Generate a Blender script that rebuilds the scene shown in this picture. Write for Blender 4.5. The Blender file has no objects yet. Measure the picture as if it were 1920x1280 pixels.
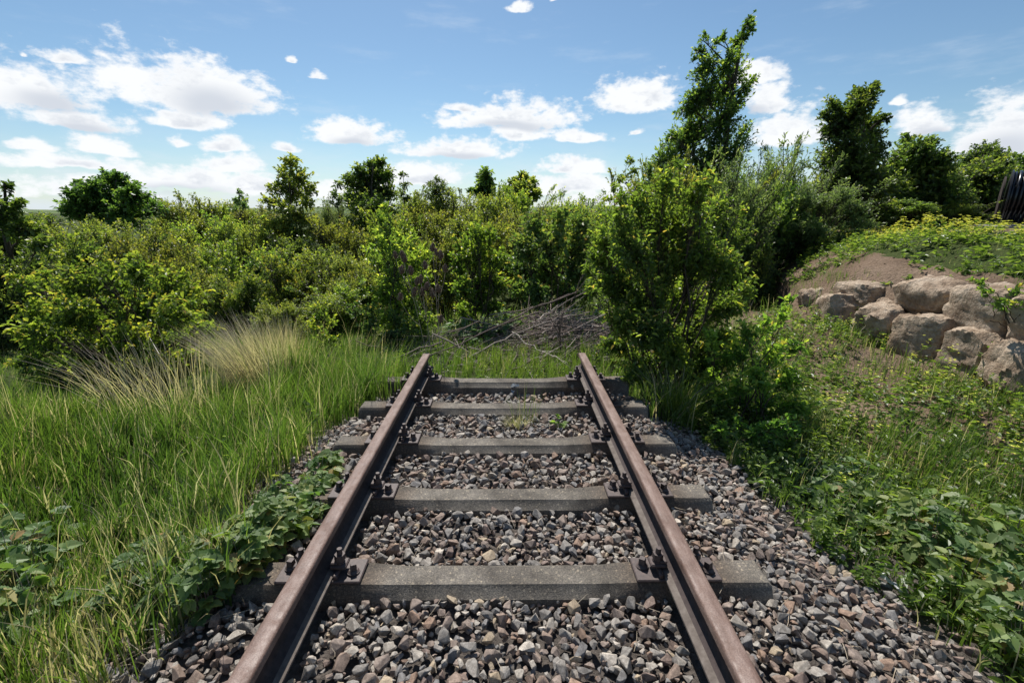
import bpy, bmesh, math, random
import numpy as np
from mathutils import Vector, Matrix

# ------------------------------------------------------------------ camera, sky, sun, exposure
SC = bpy.context.scene
COL = SC.collection
R_ = math.radians
CAM_Z, PITCH, YAW, FPX = 1.49, R_(15.6), R_(0.39), 875.0
_F = np.array([math.sin(YAW) * math.cos(PITCH), math.cos(YAW) * math.cos(PITCH), -math.sin(PITCH)])
_R = np.array([math.cos(YAW), -math.sin(YAW), 0.0])
_U = np.cross(_R, _F)
cam_data = bpy.data.cameras.new('camera')
cam = bpy.data.objects.new('camera', cam_data)
COL.objects.link(cam)
cam_data.sensor_width = 36.0
cam_data.lens = FPX / 1920 * 36.0
cam_data.clip_start = 0.05
cam_data.clip_end = 6000
cam_data.dof.use_dof = True
cam_data.dof.focus_distance = 2.9
cam_data.dof.aperture_fstop = 6.3
cam.matrix_world = Matrix(((_R[0], _U[0], -_F[0], 0), (_R[1], _U[1], -_F[1], 0), (_R[2], _U[2], -_F[2], CAM_Z), (0, 0, 0, 1)))
SC.camera = cam

SUN_EL, SUN_AZ = R_(54), R_(-13)          # azimuth measured from +Y towards +X
SUN_STRENGTH, SKY_STRENGTH, EXPOSURE = 5.0, 0.070, 0.45
sun_dir = Vector((math.sin(SUN_AZ) * math.cos(SUN_EL), math.cos(SUN_AZ) * math.cos(SUN_EL), math.sin(SUN_EL)))
sl = bpy.data.lights.new('sun', 'SUN')
sl.energy = SUN_STRENGTH
sl.angle = R_(0.53)
sl.color = (1.0, 0.955, 0.89)
so = bpy.data.objects.new('sun', sl)
so.rotation_euler = (-sun_dir).to_track_quat('-Z', 'Y').to_euler()
so.location = (-20, 60, 80)
COL.objects.link(so)
SC.view_settings.view_transform = 'Standard'
SC.view_settings.look = 'None'
SC.view_settings.gamma = 1.0
SC.view_settings.use_curve_mapping = False
SC.view_settings.exposure = EXPOSURE
try:
    SC.cycles.max_bounces = 8
    SC.cycles.diffuse_bounces = 3
    SC.cycles.transmission_bounces = 4
    SC.cycles.glossy_bounces = 2
    SC.cycles.use_denoising = True
    SC.cycles.sample_clamp_indirect = 6.0
except Exception:
    pass


def ray(px, py):
    d = _F * FPX + _R * (px - 960.0) - _U * (py - 640.0)
    return d / np.linalg.norm(d)


def at(px, py, Y):
    d = ray(px, py)
    t = Y / d[1]
    return np.array([d[0] * t, Y, CAM_Z + d[2] * t])


def px_m(Y):                       # metres per photo pixel at world distance Y near the horizon
    return (Y * math.cos(PITCH)) / FPX


# ---- sky: Nishita plus procedural cumulus laid out by direction (azimuth, elevation)
world = bpy.data.worlds.new('World')
SC.world = world
world.use_nodes = True
NT = world.node_tree
NT.nodes.clear()


def nd(nt, typ, **kw):
    n = nt.nodes.new(typ)
    for k, v in kw.items():
        setattr(n, k, v)
    return n


def mth(nt, op, a, b=None, c=None, clamp=False):
    n = nd(nt, 'ShaderNodeMath', operation=op, use_clamp=clamp)
    for i, v in enumerate((a, b, c)):
        if v is None:
            continue
        if isinstance(v, (int, float)):
            n.inputs[i].default_value = v
        else:
            nt.links.new(v, n.inputs[i])
    return n.outputs[0]


def vmth(nt, op, a, b=None, c=None, out=0):
    n = nd(nt, 'ShaderNodeVectorMath', operation=op)
    for i, v in enumerate((a, b, c)):
        if v is None:
            continue
        if isinstance(v, (tuple, list)):
            n.inputs[i].default_value = v
        else:
            nt.links.new(v, n.inputs[i])
    return n.outputs['Value'] if op in ('LENGTH', 'DOT_PRODUCT', 'DISTANCE') else n.outputs[0]


def noise(nt, vec, scale, detail=6, rough=0.55, w=None, dim='3D'):
    n = nd(nt, 'ShaderNodeTexNoise', noise_dimensions=dim)
    n.inputs['Scale'].default_value = scale
    n.inputs['Detail'].default_value = detail
    n.inputs['Roughness'].default_value = rough
    if vec is not None:
        nt.links.new(vec, n.inputs['Vector'])
    return n


def maprange(nt, v, a, b, c=0.0, d=1.0, kind='SMOOTHSTEP'):
    n = nd(nt, 'ShaderNodeMapRange', interpolation_type=kind)
    nt.links.new(v, n.inputs['Value'])
    n.inputs['From Min'].default_value = a
    n.inputs['From Max'].default_value = b
    n.inputs['To Min'].default_value = c
    n.inputs['To Max'].default_value = d
    return n.outputs['Result']


def mixc(nt, fac, a, b, blend='MIX'):
    n = nd(nt, 'ShaderNodeMix', data_type='RGBA', blend_type=blend)
    for s, v in ((0, fac), (6, a), (7, b)):
        if isinstance(v, (int, float)):
            n.inputs[s].default_value = v
        elif isinstance(v, (tuple, list)):
            n.inputs[s].default_value = (*v, 1.0) if len(v) == 3 else v
        else:
            nt.links.new(v, n.inputs[s])
    return n.outputs[2]


# (px centre, py base, half width px, height px)
CLOUDS = [
    (368, 212, 185, 112), (350, 240, 100, 50), (60, 212, 150, 105), (150, 250, 122, 44), (118, 122, 50, 28), (48, 106, 16, 12),
    (150, 322, 140, 32), (76, 291, 50, 20), (190, 292, 66, 34), (342, 274, 32, 26), (423, 288, 48, 36), (532, 284, 38, 19),
    (662, 271, 98, 48), (852, 298, 132, 38), (960, 243, 150, 58), (975, 265, 70, 42), (1095, 265, 62, 26), (870, 207, 42, 20),
    (1195, 213, 92, 70), (1425, 160, 55, 46), (1440, 212, 60, 54), (1475, 268, 90, 74), (1735, 252, 70, 52), (1870, 292, 130, 104),
    (972, 24, 32, 22), (1046, 12, 14, 12), (594, 152, 22, 22), (544, 118, 15, 17), (1692, 194, 20, 18), (1190, 253, 18, 13),
    (1075, 328, 88, 34), (1060, 362, 130, 34), (440, 322, 70, 34), (350, 352, 130, 40), (480, 362, 110, 40), (790, 348, 120, 36), (640, 372, 120, 34), (160, 372, 160, 38), (1150, 390, 150, 34),
]
DARK = [(400, 205, 110, 50), (90, 208, 100, 40), (1880, 290, 110, 50), (1740, 252, 50, 20), (665, 270, 60, 18), (160, 250, 80, 20), (860, 298, 80, 14), (330, 362, 150, 20), (1400, 212, 60, 18), (960, 242, 100, 18)]


def azel(px, py):
    d = ray(px, py)
    return math.atan2(d[0], d[1]), math.asin(d[2])


tc = nd(NT, 'ShaderNodeTexCoord')
sep = nd(NT, 'ShaderNodeSeparateXYZ')
NT.links.new(tc.outputs['Generated'], sep.inputs[0])
az = mth(NT, 'ARCTAN2', sep.outputs[0], sep.outputs[1])
el = mth(NT, 'ARCSINE', sep.outputs[2])
comb = nd(NT, 'ShaderNodeCombineXYZ')
NT.links.new(az, comb.inputs[0])
NT.links.new(el, comb.inputs[1])
P0 = comb.outputs[0]
stretch = vmth(NT, 'MULTIPLY', P0, (1.0, 1.7, 1.0))
warp = noise(NT, stretch, 9.0, 3, 0.5)
wv = vmth(NT, 'MULTIPLY_ADD', warp.outputs['Color'], (0.05, 0.03, 0.0), (-0.025, -0.015, 0.0))
P = vmth(NT, 'ADD', P0, wv)


def blobs(lst, under):
    acc = None
    for (cx, cy, hw, hh) in lst:
        bias = .22 if hw < 36 and under > 2 else 0.0
        a, e = azel(cx, cy - hh * 0.22)
        a1, _ = azel(cx + hw, cy)
        _, e1 = azel(cx, cy - hh * 1.22)
        sx, sy = 1.0 / abs(a1 - a), 1.0 / abs(e1 - e)
        q = vmth(NT, 'MULTIPLY_ADD', P, (sx, sy, 0), (-a * sx, -e * sy, 0))
        q2 = vmth(NT, 'MULTIPLY', q, (-1.0, -under, 0))
        q = vmth(NT, 'MAXIMUM', q, q2)
        l = vmth(NT, 'LENGTH', q)
        s = mth(NT, 'SUBTRACT', 1.0 - bias, l)
        if acc is None:
            acc = s
        else:
            acc = mth(NT, 'SMOOTH_MAX', acc, s, 0.12)
    return acc


shape = blobs(CLOUDS, 3.8)
dark = blobs(DARK, 1.6)
shape = mth(NT, 'MAXIMUM', shape, -1.2)
n1 = noise(NT, stretch, 13.0, 9, 0.60)
n3 = noise(NT, stretch, 42.0, 6, 0.60)
up = vmth(NT, 'ADD', stretch, (-0.004, 0.018, 0.0))
n2 = noise(NT, up, 15.0, 5, 0.55)
# clouds that go on outside the frame, the same kind as those in view
far_n = noise(NT, stretch, 3.2, 3, 0.5)
absaz = mth(NT, 'ABSOLUTE', az)
outside = maprange(NT, absaz, 0.86, 1.1)
inside_el = maprange(NT, el, 0.02, 0.10)
gen = mth(NT, 'MULTIPLY_ADD', far_n.outputs['Fac'], 4.0, -2.55)
gen = mth(NT, 'MULTIPLY', gen, outside)
gen = mth(NT, 'MULTIPLY', gen, inside_el)
gen = mth(NT, 'ADD', gen, mth(NT, 'MULTIPLY_ADD', outside, 1.2, -1.2))
dens = mth(NT, 'MAXIMUM', shape, gen)
dens = mth(NT, 'ADD', dens, mth(NT, 'MULTIPLY_ADD', n1.outputs['Fac'], 1.55, -0.80))
dens = mth(NT, 'ADD', dens, mth(NT, 'MULTIPLY_ADD', n3.outputs['Fac'], 1.2, -0.60))
mask = maprange(NT, dens, -0.06, 0.46)
# thin cirrus and the pale haze band near the horizon
cir_v = vmth(NT, 'MULTIPLY', P0, (2.0, 9.0, 1.0))
cir = noise(NT, cir_v, 2.3, 6, 0.62)
cir_m = maprange(NT, cir.outputs['Fac'], 0.52, 0.82, 0.0, 0.30)
veil = maprange(NT, el, -0.02, 0.17, 0.86, 0.0)
low = noise(NT, vmth(NT, 'MULTIPLY', P0, (1.0, 3.4, 1.0)), 10.0, 7, 0.55)
low_m = mth(NT, 'MULTIPLY', maprange(NT, low.outputs['Fac'], 0.40, 0.62, 0.45, 1.0), veil)
thin = mth(NT, 'MAXIMUM', cir_m, low_m)
lit = mth(NT, 'SUBTRACT', n1.outputs['Fac'], n2.outputs['Fac'])
lit = maprange(NT, lit, -0.09, 0.09)
dk = mth(NT, 'MULTIPLY', maprange(NT, dark, -0.1, 0.8), 0.75)
thick = maprange(NT, dens, 0.25, 1.0)
shade = mth(NT, 'MULTIPLY', mth(NT, 'MULTIPLY_ADD', lit, -0.62, 0.62), thick)
shade = mth(NT, 'MAXIMUM', shade, dk)
cloudc = mixc(NT, shade, (0.72, 0.735, 0.75), (0.42, 0.46, 0.53))
sky = nd(NT, 'ShaderNodeTexSky', sky_type='NISHITA')
sky.sun_disc = False
sky.sun_elevation = SUN_EL
sky.sun_rotation = SUN_AZ
sky.altitude = 100
sky.air_density = 1.0
sky.dust_density = 0.35
sky.ozone_density = 1.6
skyc = vmth(NT, 'MULTIPLY', sky.outputs[0], (SKY_STRENGTH * .90, SKY_STRENGTH * 1.05, SKY_STRENGTH * 1.09))
c1 = mixc(NT, thin, skyc, (0.56, 0.62, 0.69))
c2 = mixc(NT, mask, c1, cloudc)
bg = nd(NT, 'ShaderNodeBackground')
NT.links.new(c2, bg.inputs['Color'])
bg.inputs['Strength'].default_value = 1.0
wo = nd(NT, 'ShaderNodeOutputWorld')
NT.links.new(bg.outputs[0], wo.inputs[0])
try:
    world.cycles.sampling_method = 'MANUAL'
    world.cycles.sample_map_resolution = 512
except Exception:
    pass


# ------------------------------------------------------------------ helpers: objects
def tag(o, label=None, cat=None, group=None, kind=None):
    if label:
        o['label'] = label
    if cat:
        o['category'] = cat
    if group:
        o['group'] = group
    if kind:
        o['kind'] = kind
    return o


def empty(name, loc=(0, 0, 0), rz=0.0):
    o = bpy.data.objects.new(name, None)
    o.empty_display_size = 0.1
    COL.objects.link(o)
    o.location = tuple(float(v) for v in loc)
    o.rotation_euler = (0, 0, rz)
    return o


def link(name, me, mat=None, parent=None):
    o = bpy.data.objects.new(name, me)
    COL.objects.link(o)
    if mat is not None and len(me.materials) == 0:
        me.materials.append(mat)
    if parent is not None:
        o.parent = parent
    return o


class MB:
    """collects vertices and faces (numpy) into one mesh, with one float per face ('tint')"""

    def __init__(self):
        self.V, self.F, self.T, self.n = [], [], [], 0

    def add(self, V, F, tint=0.5):
        V = np.asarray(V, float).reshape(-1, 3)
        F = np.asarray(F, np.int64)
        if len(F) == 0:
            return
        self.V.append(V)
        self.F.append(F + self.n)
        t = np.full(len(F), tint) if np.isscalar(tint) else np.asarray(tint, float)
        self.T.append(t)
        self.n += len(V)

    def mesh(self, name, smooth=False):
        me = bpy.data.meshes.new(name)
        V = np.concatenate(self.V)
        me.vertices.add(len(V))
        me.vertices.foreach_set('co', V.astype(np.float32).ravel())
        loops = np.concatenate([f.ravel() for f in self.F])
        sizes = np.concatenate([np.full(len(f), f.shape[1]) for f in self.F])
        starts = np.concatenate(([0], np.cumsum(sizes)[:-1]))
        me.loops.add(len(loops))
        me.loops.foreach_set('vertex_index', loops.astype(np.int32))
        me.polygons.add(len(sizes))
        me.polygons.foreach_set('loop_start', starts.astype(np.int32))
        me.polygons.foreach_set('use_smooth', np.full(len(sizes), smooth))
        a = me.attributes.new('tint', 'FLOAT', 'FACE')
        a.data.foreach_set('value', np.concatenate(self.T).astype(np.float32))
        me.update(calc_edges=True)
        return me

    def build(self, name, mat, parent=None, smooth=False):
        return link(name, self.mesh(name, smooth), mat, parent)


def norm(v):
    return v / np.maximum(np.linalg.norm(v, axis=-1, keepdims=True), 1e-9)


def tubes(mb, pts, rad, sides=4, tint=0.5):
    """pts (N,k,3), rad (N,k): N tubes in one go"""
    pts = np.asarray(pts, float)
    rad = np.asarray(rad, float)
    N, k, _ = pts.shape
    T = np.empty_like(pts)
    T[:, 1:-1] = pts[:, 2:] - pts[:, :-2]
    T[:, 0] = pts[:, 1] - pts[:, 0]
    T[:, -1] = pts[:, -1] - pts[:, -2]
    T = norm(T)
    ref = np.where(np.abs(T[..., 2:3]) > 0.9, np.array([1.0, 0, 0]), np.array([0, 0, 1.0]))
    A = norm(np.cross(T, ref))
    B = np.cross(T, A)
    ang = np.arange(sides) * 2 * math.pi / sides
    V = pts[:, :, None, :] + rad[:, :, None, None] * (A[:, :, None, :] * np.cos(ang)[None, None, :, None] + B[:, :, None, :] * np.sin(ang)[None, None, :, None])
    V = V.reshape(-1, 3)
    i = np.arange(N)[:, None, None] * (k * sides)
    j = np.arange(k - 1)[None, :, None] * sides
    s = np.arange(sides)[None, None, :]
    s2 = (s + 1) % sides
    F = np.stack([i + j + s, i + j + s2, i + j + sides + s2, i + j + sides + s], -1).reshape(-1, 4)
    t = tint if np.isscalar(tint) else np.repeat(np.asarray(tint), (k - 1) * sides)
    mb.add(V, F, t)
    cap = (np.arange(N)[:, None] * (k * sides) + (k - 1) * sides + np.arange(sides)[None, :])
    mb.V.append(np.zeros((0, 3)))
    mb.F.append(cap + mb.n - len(V))
    mb.T.append(np.full(N, 0.5) if np.isscalar(tint) else np.asarray(tint, float))


def bezier(a, c, b, k):
    t = np.linspace(0, 1, k)[None, :, None]
    return a[:, None] * (1 - t) ** 2 + 2 * c[:, None] * t * (1 - t) + b[:, None] * t ** 2


LEAF_QUAD = None
SERR = [(0.0, 0.0)]


def leaves(mb, P, D, Nn, L, W, tint, kind='oval', fold=0.25, droop=0.12):
    """P base, D axis, Nn rough normal; every leaf is its own folded blade"""
    n = len(P)
    if n == 0:
        return
    D = norm(D)
    S = norm(np.cross(D, Nn))
    N = np.cross(S, D)
    L = np.broadcast_to(np.asarray(L, float), (n,))[:, None]
    W = np.broadcast_to(np.asarray(W, float), (n,))[:, None]

    def pt(u, w, h):
        return P + D * (u * L) + S * (w * W) + N * (h * W) - np.array([0, 0, 1.0]) * (droop * u * u * L)
    if kind == 'quad':
        V = np.stack([pt(0, 0, 0), pt(.5, .5, fold * .5), pt(1, 0, 0), pt(.5, -.5, fold * .5)], 1)
        F = np.arange(n)[:, None] * 4 + np.array([[0, 1, 2, 3]])
        mb.add(V.reshape(-1, 3), F, tint)
    elif kind == 'oval':
        V = np.stack([pt(0, 0, 0), pt(.28, .42, fold), pt(.66, .38, fold), pt(1, 0, 0), pt(.66, -.38, fold), pt(.28, -.42, fold)], 1)
        b = np.arange(n)[:, None] * 6
        mb.add(V.reshape(-1, 3), np.concatenate([b + np.array([[0, 1, 2, 3]]), b + np.array([[0, 3, 4, 5]])]), np.tile(np.broadcast_to(tint, (n,)), 2))
    else:      # toothed leaflet
        prof = [(.06, .16), (.12, .40), (.2, .34), (.28, .52), (.38, .42), (.48, .50), (.58, .36), (.68, .38), (.78, .22), (.86, .2)]
        k = len(prof)
        V = np.stack([pt(0, 0, 0)] + [pt(u, w, fold * w * 1.6) for u, w in prof] + [pt(1, 0, 0)] + [pt(u, -w, fold * w * 1.6) for u, w in prof[::-1]], 1)
        m = 2 * k + 2
        b = np.arange(n)[:, None] * m
        f1 = np.array([list(range(0, k + 2))])
        f2 = np.array([[0] + list(range(k + 1, m))])
        mb.add(V.reshape(-1, 3), b + f1, tint)
        mb.V.append(np.zeros((0, 3)))
        mb.F.append(b + f2 + mb.n - n * m)
        mb.T.append(np.broadcast_to(np.asarray(tint, float), (n,)).copy())


def randdir(rng, n):
    return norm(rng.normal(size=(n, 3)))


# ------------------------------------------------------------------ materials
def newmat(name):
    m = bpy.data.materials.new(name)
    m.use_nodes = True
    nt = m.node_tree
    nt.nodes.clear()
    out = nd(nt, 'ShaderNodeOutputMaterial')
    return m, nt, out


def ramp(nt, fac, stops, interp='LINEAR'):
    n = nd(nt, 'ShaderNodeValToRGB')
    n.color_ramp.interpolation = interp
    e = n.color_ramp.elements
    while len(e) > 1:
        e.remove(e[-1])
    e[0].position, e[0].color = stops[0][0], (*stops[0][1], 1)
    for p, c in stops[1:]:
        x = e.new(p)
        x.color = (*c, 1)
    if fac is not None:
        nt.links.new(fac, n.inputs[0])
    return n.outputs[0]


def attr_tint(nt):
    a = nd(nt, 'ShaderNodeAttribute', attribute_name='tint')
    return a.outputs['Fac']


def leaf_mat(name, stops, trans=(2.0, 2.1, 0.8), tfac=0.52, rough=0.42, spec=0.45, vary=0.22, gain=1.0):
    m, nt, out = newmat(name)
    t = attr_tint(nt)
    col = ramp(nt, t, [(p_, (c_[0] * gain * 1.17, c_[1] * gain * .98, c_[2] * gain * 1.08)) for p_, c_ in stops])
    oi = nd(nt, 'ShaderNodeObjectInfo')
    hsv = nd(nt, 'ShaderNodeHueSaturation')
    nt.links.new(col, hsv.inputs['Color'])
    nt.links.new(mth(nt, 'MULTIPLY_ADD', oi.outputs['Random'], 0.03, 0.485), hsv.inputs['Hue'])
    nt.links.new(mth(nt, 'MULTIPLY_ADD', oi.outputs['Random'], vary * 2, 1 - vary), hsv.inputs['Value'])
    geo = nd(nt, 'ShaderNodeNewGeometry')
    ns = noise(nt, geo.outputs['Position'], 1.3, 3, 0.5)
    hsv.inputs['Saturation'].default_value = 0.88
    c = mixc(nt, 1.0, hsv.outputs[0], ramp(nt, ns.outputs['Fac'], [(0.3, (0.8, 0.85, 0.9)), (0.7, (1.2, 1.12, 0.95))]), 'MULTIPLY')
    p = nd(nt, 'ShaderNodeBsdfPrincipled')
    nt.links.new(c, p.inputs['Base Color'])
    p.inputs['Roughness'].default_value = rough
    p.inputs['Specular IOR Level'].default_value = spec
    tr = nd(nt, 'ShaderNodeBsdfTranslucent')
    nt.links.new(mixc(nt, 1.0, c, trans, 'MULTIPLY'), tr.inputs['Color'])
    mx = nd(nt, 'ShaderNodeMixShader')
    mx.inputs[0].default_value = tfac
    nt.links.new(p.outputs[0], mx.inputs[1])
    nt.links.new(tr.outputs[0], mx.inputs[2])
    nt.links.new(mx.outputs[0], out.inputs[0])
    return m


def solid_mat(name, build, rough=0.8, spec=0.3, bump=None, metallic=0.0):
    """build(nt, pos) -> colour socket; bump = (scale, strength, distance)"""
    m, nt, out = newmat(name)
    geo = nd(nt, 'ShaderNodeTexCoord')
    pos = geo.outputs['Object']
    p = nd(nt, 'ShaderNodeBsdfPrincipled')
    c = build(nt, pos)
    if isinstance(c, tuple):
        p.inputs['Base Color'].default_value = (*c, 1)
    else:
        nt.links.new(c, p.inputs['Base Color'])
    p.inputs['Roughness'].default_value = rough
    p.inputs['Specular IOR Level'].default_value = spec
    p.inputs['Metallic'].default_value = metallic
    if bump:
        ns = noise(nt, pos, bump[0], 6, 0.65)
        b = nd(nt, 'ShaderNodeBump')
        b.inputs['Strength'].default_value = bump[1]
        b.inputs['Distance'].default_value = bump[2]
        nt.links.new(ns.outputs['Fac'], b.inputs['Height'])
        nt.links.new(b.outputs[0], p.inputs['Normal'])
    nt.links.new(p.outputs[0], out.inputs[0])
    return m


# foliage palettes: dark, mid, light, young tips
M_PRIVET = leaf_mat('leaf_privet', [(0, (.022, .052, .010)), (.5, (.042, .092, .014)), (.78, (.085, .15, .018)), (.92, (.15, .19, .026)), (1, (.15, .13, .03))], gain=2.4)
M_GOLD = leaf_mat('leaf_golden', [(0, (.026, .058, .010)), (.45, (.055, .105, .013)), (.75, (.12, .175, .018)), (.93, (.165, .19, .022)), (1, (.15, .125, .022))], gain=1.7)
M_OLIVE = leaf_mat('leaf_olive', [(0, (.030, .052, .012)), (.5, (.065, .098, .017)), (.8, (.105, .138, .022)), (1, (.115, .115, .026))], gain=2.05)
M_LIGHT = leaf_mat('leaf_light', [(0, (.040, .08, .012)), (.5, (.085, .145, .018)), (.85, (.16, .215, .026)), (1, (.22, .25, .035))], gain=1.75)
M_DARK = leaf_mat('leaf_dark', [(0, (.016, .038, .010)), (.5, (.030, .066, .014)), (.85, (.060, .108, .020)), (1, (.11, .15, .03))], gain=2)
M_SALLOW = leaf_mat('leaf_sallow', [(0, (.038, .072, .022)), (.5, (.070, .122, .034)), (.85, (.115, .17, .05)), (1, (.15, .20, .07))], trans=(1.7, 1.85, 1.0), tfac=0.48, gain=1.6)
M_BRAMBLE = leaf_mat('leaf_bramble', [(0, (.028, .075, .018)), (.5, (.065, .145, .036)), (.8, (.115, .205, .052)), (.94, (.20, .25, .06)), (1, (.24, .17, .055))], rough=0.5, spec=0.35, tfac=0.38, vary=0.1, gain=1.15)
M_WEED = leaf_mat('leaf_weed', [(0, (.030, .072, .013)), (.5, (.065, .135, .020)), (.85, (.115, .190, .032)), (1, (.19, .18, .05))], rough=0.4, spec=0.5, gain=1.45)
M_GRASS = leaf_mat('grass_blade', [(0, (.030, .078, .010)), (.35, (.060, .130, .013)), (.62, (.10, .18, .018)), (.72, (.11, .145, .055)), (.8, (.225, .22, .15)), (1, (.37, .375, .29))], trans=(1.5, 1.65, .8), tfac=0.46, rough=0.38, spec=0.5, vary=0.05, gain=1.25)
M_FLOWER = leaf_mat('flower_yellow', [(0, (.47, .62, .015)), (1, (.58, .78, .04))], trans=(1.1, 1.1, .8), tfac=.35, spec=.2, vary=0.0)


def _bark(nt, pos):
    ns = noise(nt, pos, 18, 5, .6)
    return ramp(nt, ns.outputs['Fac'], [(.3, (.035, .028, .021)), (.7, (.10, .082, .062))])


M_BARK = solid_mat('bark', _bark, .85, .2, (60, .5, .01))


def _stick(nt, pos):
    t = attr_tint(nt)
    oi = nd(nt, 'ShaderNodeObjectInfo')
    v = mth(nt, 'FRACT', mth(nt, 'ADD', t, oi.outputs['Random']))
    return ramp(nt, v, [(0, (.085, .060, .048)), (.3, (.17, .125, .105)), (.6, (.27, .21, .18)), (.85, (.38, .32, .28)), (1, (.52, .46, .40))])


M_STICK = solid_mat('dead_wood', _stick, .75, .3, (90, .4, .004))


def _stone(nt, pos):
    t = attr_tint(nt)
    oi = nd(nt, 'ShaderNodeObjectInfo')
    v = mth(nt, 'FRACT', mth(nt, 'ADD', t, mth(nt, 'MULTIPLY', oi.outputs['Random'], 7.13)))
    base = ramp(nt, v, [(0, (.21, .205, .20)), (.14, (.28, .272, .262)), (.24, (.25, .195, .165)), (.34, (.215, .168, .150)), (.43, (.33, .315, .295)), (.53, (.19, .192, .20)), (.64, (.27, .225, .20)), (.72, (.24, .20, .18)), (.80, (.37, .35, .32)), (.88, (.28, .20, .155)), (.935, (.38, .32, .24)), (.975, (.48, .45, .41))], 'CONSTANT')
    geo = nd(nt, 'ShaderNodeNewGeometry')
    n1_ = noise(nt, geo.outputs['Position'], 55, 6, .68)
    n2_ = noise(nt, geo.outputs['Position'], 260, 3, .6)
    f = mth(nt, 'MULTIPLY_ADD', n2_.outputs['Fac'], .5, mth(nt, 'MULTIPLY', n1_.outputs['Fac'], .9))
    return mixc(nt, 1.0, base, ramp(nt, f, [(.38, (.37, .33, .295)), (.66, (.74, .69, .635)), (.92, (1.4, 1.34, 1.25))]), 'MULTIPLY')


M_STONE = solid_mat('ballast_stone', _stone, .78, .35, (140, .45, .004))


def _concrete(nt, pos):
    a = noise(nt, pos, 5, 6, .6)
    sp = noise(nt, pos, 190, 2, .7)
    fine = nd(nt, 'ShaderNodeTexVoronoi')
    fine.inputs['Scale'].default_value = 120
    nt.links.new(pos, fine.inputs['Vector'])
    base = ramp(nt, a.outputs['Fac'], [(.3, (.068, .060, .051)), (.50, (.142, .128, .109)), (.72, (.235, .214, .184))])
    c = mixc(nt, 1.0, base, ramp(nt, sp.outputs['Fac'], [(.35, (.62, .62, .62)), (.55, (1, 1, 1)), (.70, (1.5, 1.45, 1.38))]), 'MULTIPLY')
    peb = ramp(nt, fine.outputs['Color'], [(.0, (.7, .7, .72)), (.8, (1.05, 1.03, 1.0)), (.93, (1.9, 1.8, 1.6))])
    c = mixc(nt, 1.0, c, peb, 'MULTIPLY')
    sx = nd(nt, 'ShaderNodeSeparateXYZ')
    nt.links.new(pos, sx.inputs[0])
    dist = mth(nt, 'ABSOLUTE', mth(nt, 'SUBTRACT', mth(nt, 'ABSOLUTE', sx.outputs[0]), .7535))
    rust = mth(nt, 'MULTIPLY', maprange(nt, dist, .12, .34, 1.0, 0.0), maprange(nt, a.outputs['Fac'], .35, .6, .35, .85))
    c = mixc(nt, rust, c, mixc(nt, 1.0, c, (.62, .47, .38), 'MULTIPLY'))
    lich = noise(nt, pos, 9, 5, .5)
    return mixc(nt, ramp(nt, lich.outputs['Fac'], [(.70, (0, 0, 0)), (.76, (.8, .8, .8))]), c, (.34, .32, .27))


M_CONC = solid_mat('weathered_concrete', _concrete, .88, .25, (150, .7, .005))


def _rail(nt, pos):
    a = noise(nt, vmth(nt, 'MULTIPLY', pos, (1.0, .25, 1.0)), 30, 6, .65)
    b = noise(nt, pos, 220, 3, .6)
    base = ramp(nt, a.outputs['Fac'], [(.3, (.11, .066, .050)), (.5, (.175, .117, .094)), (.66, (.235, .172, .145)), (.8, (.20, .105, .060))])
    c = mixc(nt, 1.0, base, ramp(nt, b.outputs['Fac'], [(.35, (.75, .72, .72)), (.7, (1.22, 1.22, 1.22))]), 'MULTIPLY')
    # light paint or dust flecks, sparse
    fl = nd(nt, 'ShaderNodeTexVoronoi')
    fl.inputs['Scale'].default_value = 34
    nt.links.new(pos, fl.inputs['Vector'])
    return mixc(nt, ramp(nt, fl.outputs['Distance'], [(.06, (.5, .5, .5)), (.09, (0, 0, 0))]), c, (.33, .29, .26))


M_RAIL = solid_mat('rusted_rail', _rail, .5, .36, (150, .5, .003))
_nt = M_RAIL.node_tree
_pb = [q for q in _nt.nodes if q.type == 'BSDF_PRINCIPLED'][0]
_rn = noise(_nt, [q for q in _nt.nodes if q.type == 'TEX_COORD'][0].outputs['Object'], 24, 6, .65)
_nt.links.new(maprange(_nt, _rn.outputs['Fac'], .35, .7, .42, .74), _pb.inputs['Roughness'])


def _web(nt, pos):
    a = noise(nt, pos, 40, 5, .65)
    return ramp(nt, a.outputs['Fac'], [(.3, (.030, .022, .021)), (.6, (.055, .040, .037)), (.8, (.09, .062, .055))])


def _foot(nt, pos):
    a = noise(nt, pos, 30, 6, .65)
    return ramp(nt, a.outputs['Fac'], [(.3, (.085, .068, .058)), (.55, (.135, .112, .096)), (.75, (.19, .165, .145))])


M_WEB = solid_mat('dark_rail_web', _web, .8, .3, (120, .3, .002))  # web faces get a darker brown than the head and foot
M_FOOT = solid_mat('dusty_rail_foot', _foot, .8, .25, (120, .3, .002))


def _iron(nt, pos):
    a = noise(nt, pos, 60, 5, .65)
    return ramp(nt, a.outputs['Fac'], [(.3, (.045, .034, .032)), (.6, (.085, .060, .054)), (.8, (.135, .09, .075))])


M_IRON = solid_mat('rusted_iron', _iron, .62, .45, (180, .4, .002))


def _boulder(nt, pos):
    geo = nd(nt, 'ShaderNodeNewGeometry')
    p_ = geo.outputs['Position']
    a = noise(nt, p_, 4.5, 8, .65)
    b = noise(nt, p_, 26, 6, .7)
    base = ramp(nt, a.outputs['Fac'], [(.25, (.16, .112, .07)), (.42, (.29, .215, .152)), (.56, (.42, .335, .25)), (.8, (.54, .46, .37))])
    return mixc(nt, 1.0, base, ramp(nt, b.outputs['Fac'], [(.3, (.62, .58, .55)), (.55, (1, 1, 1)), (.75, (1.18, 1.16, 1.14))]), 'MULTIPLY')


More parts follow.
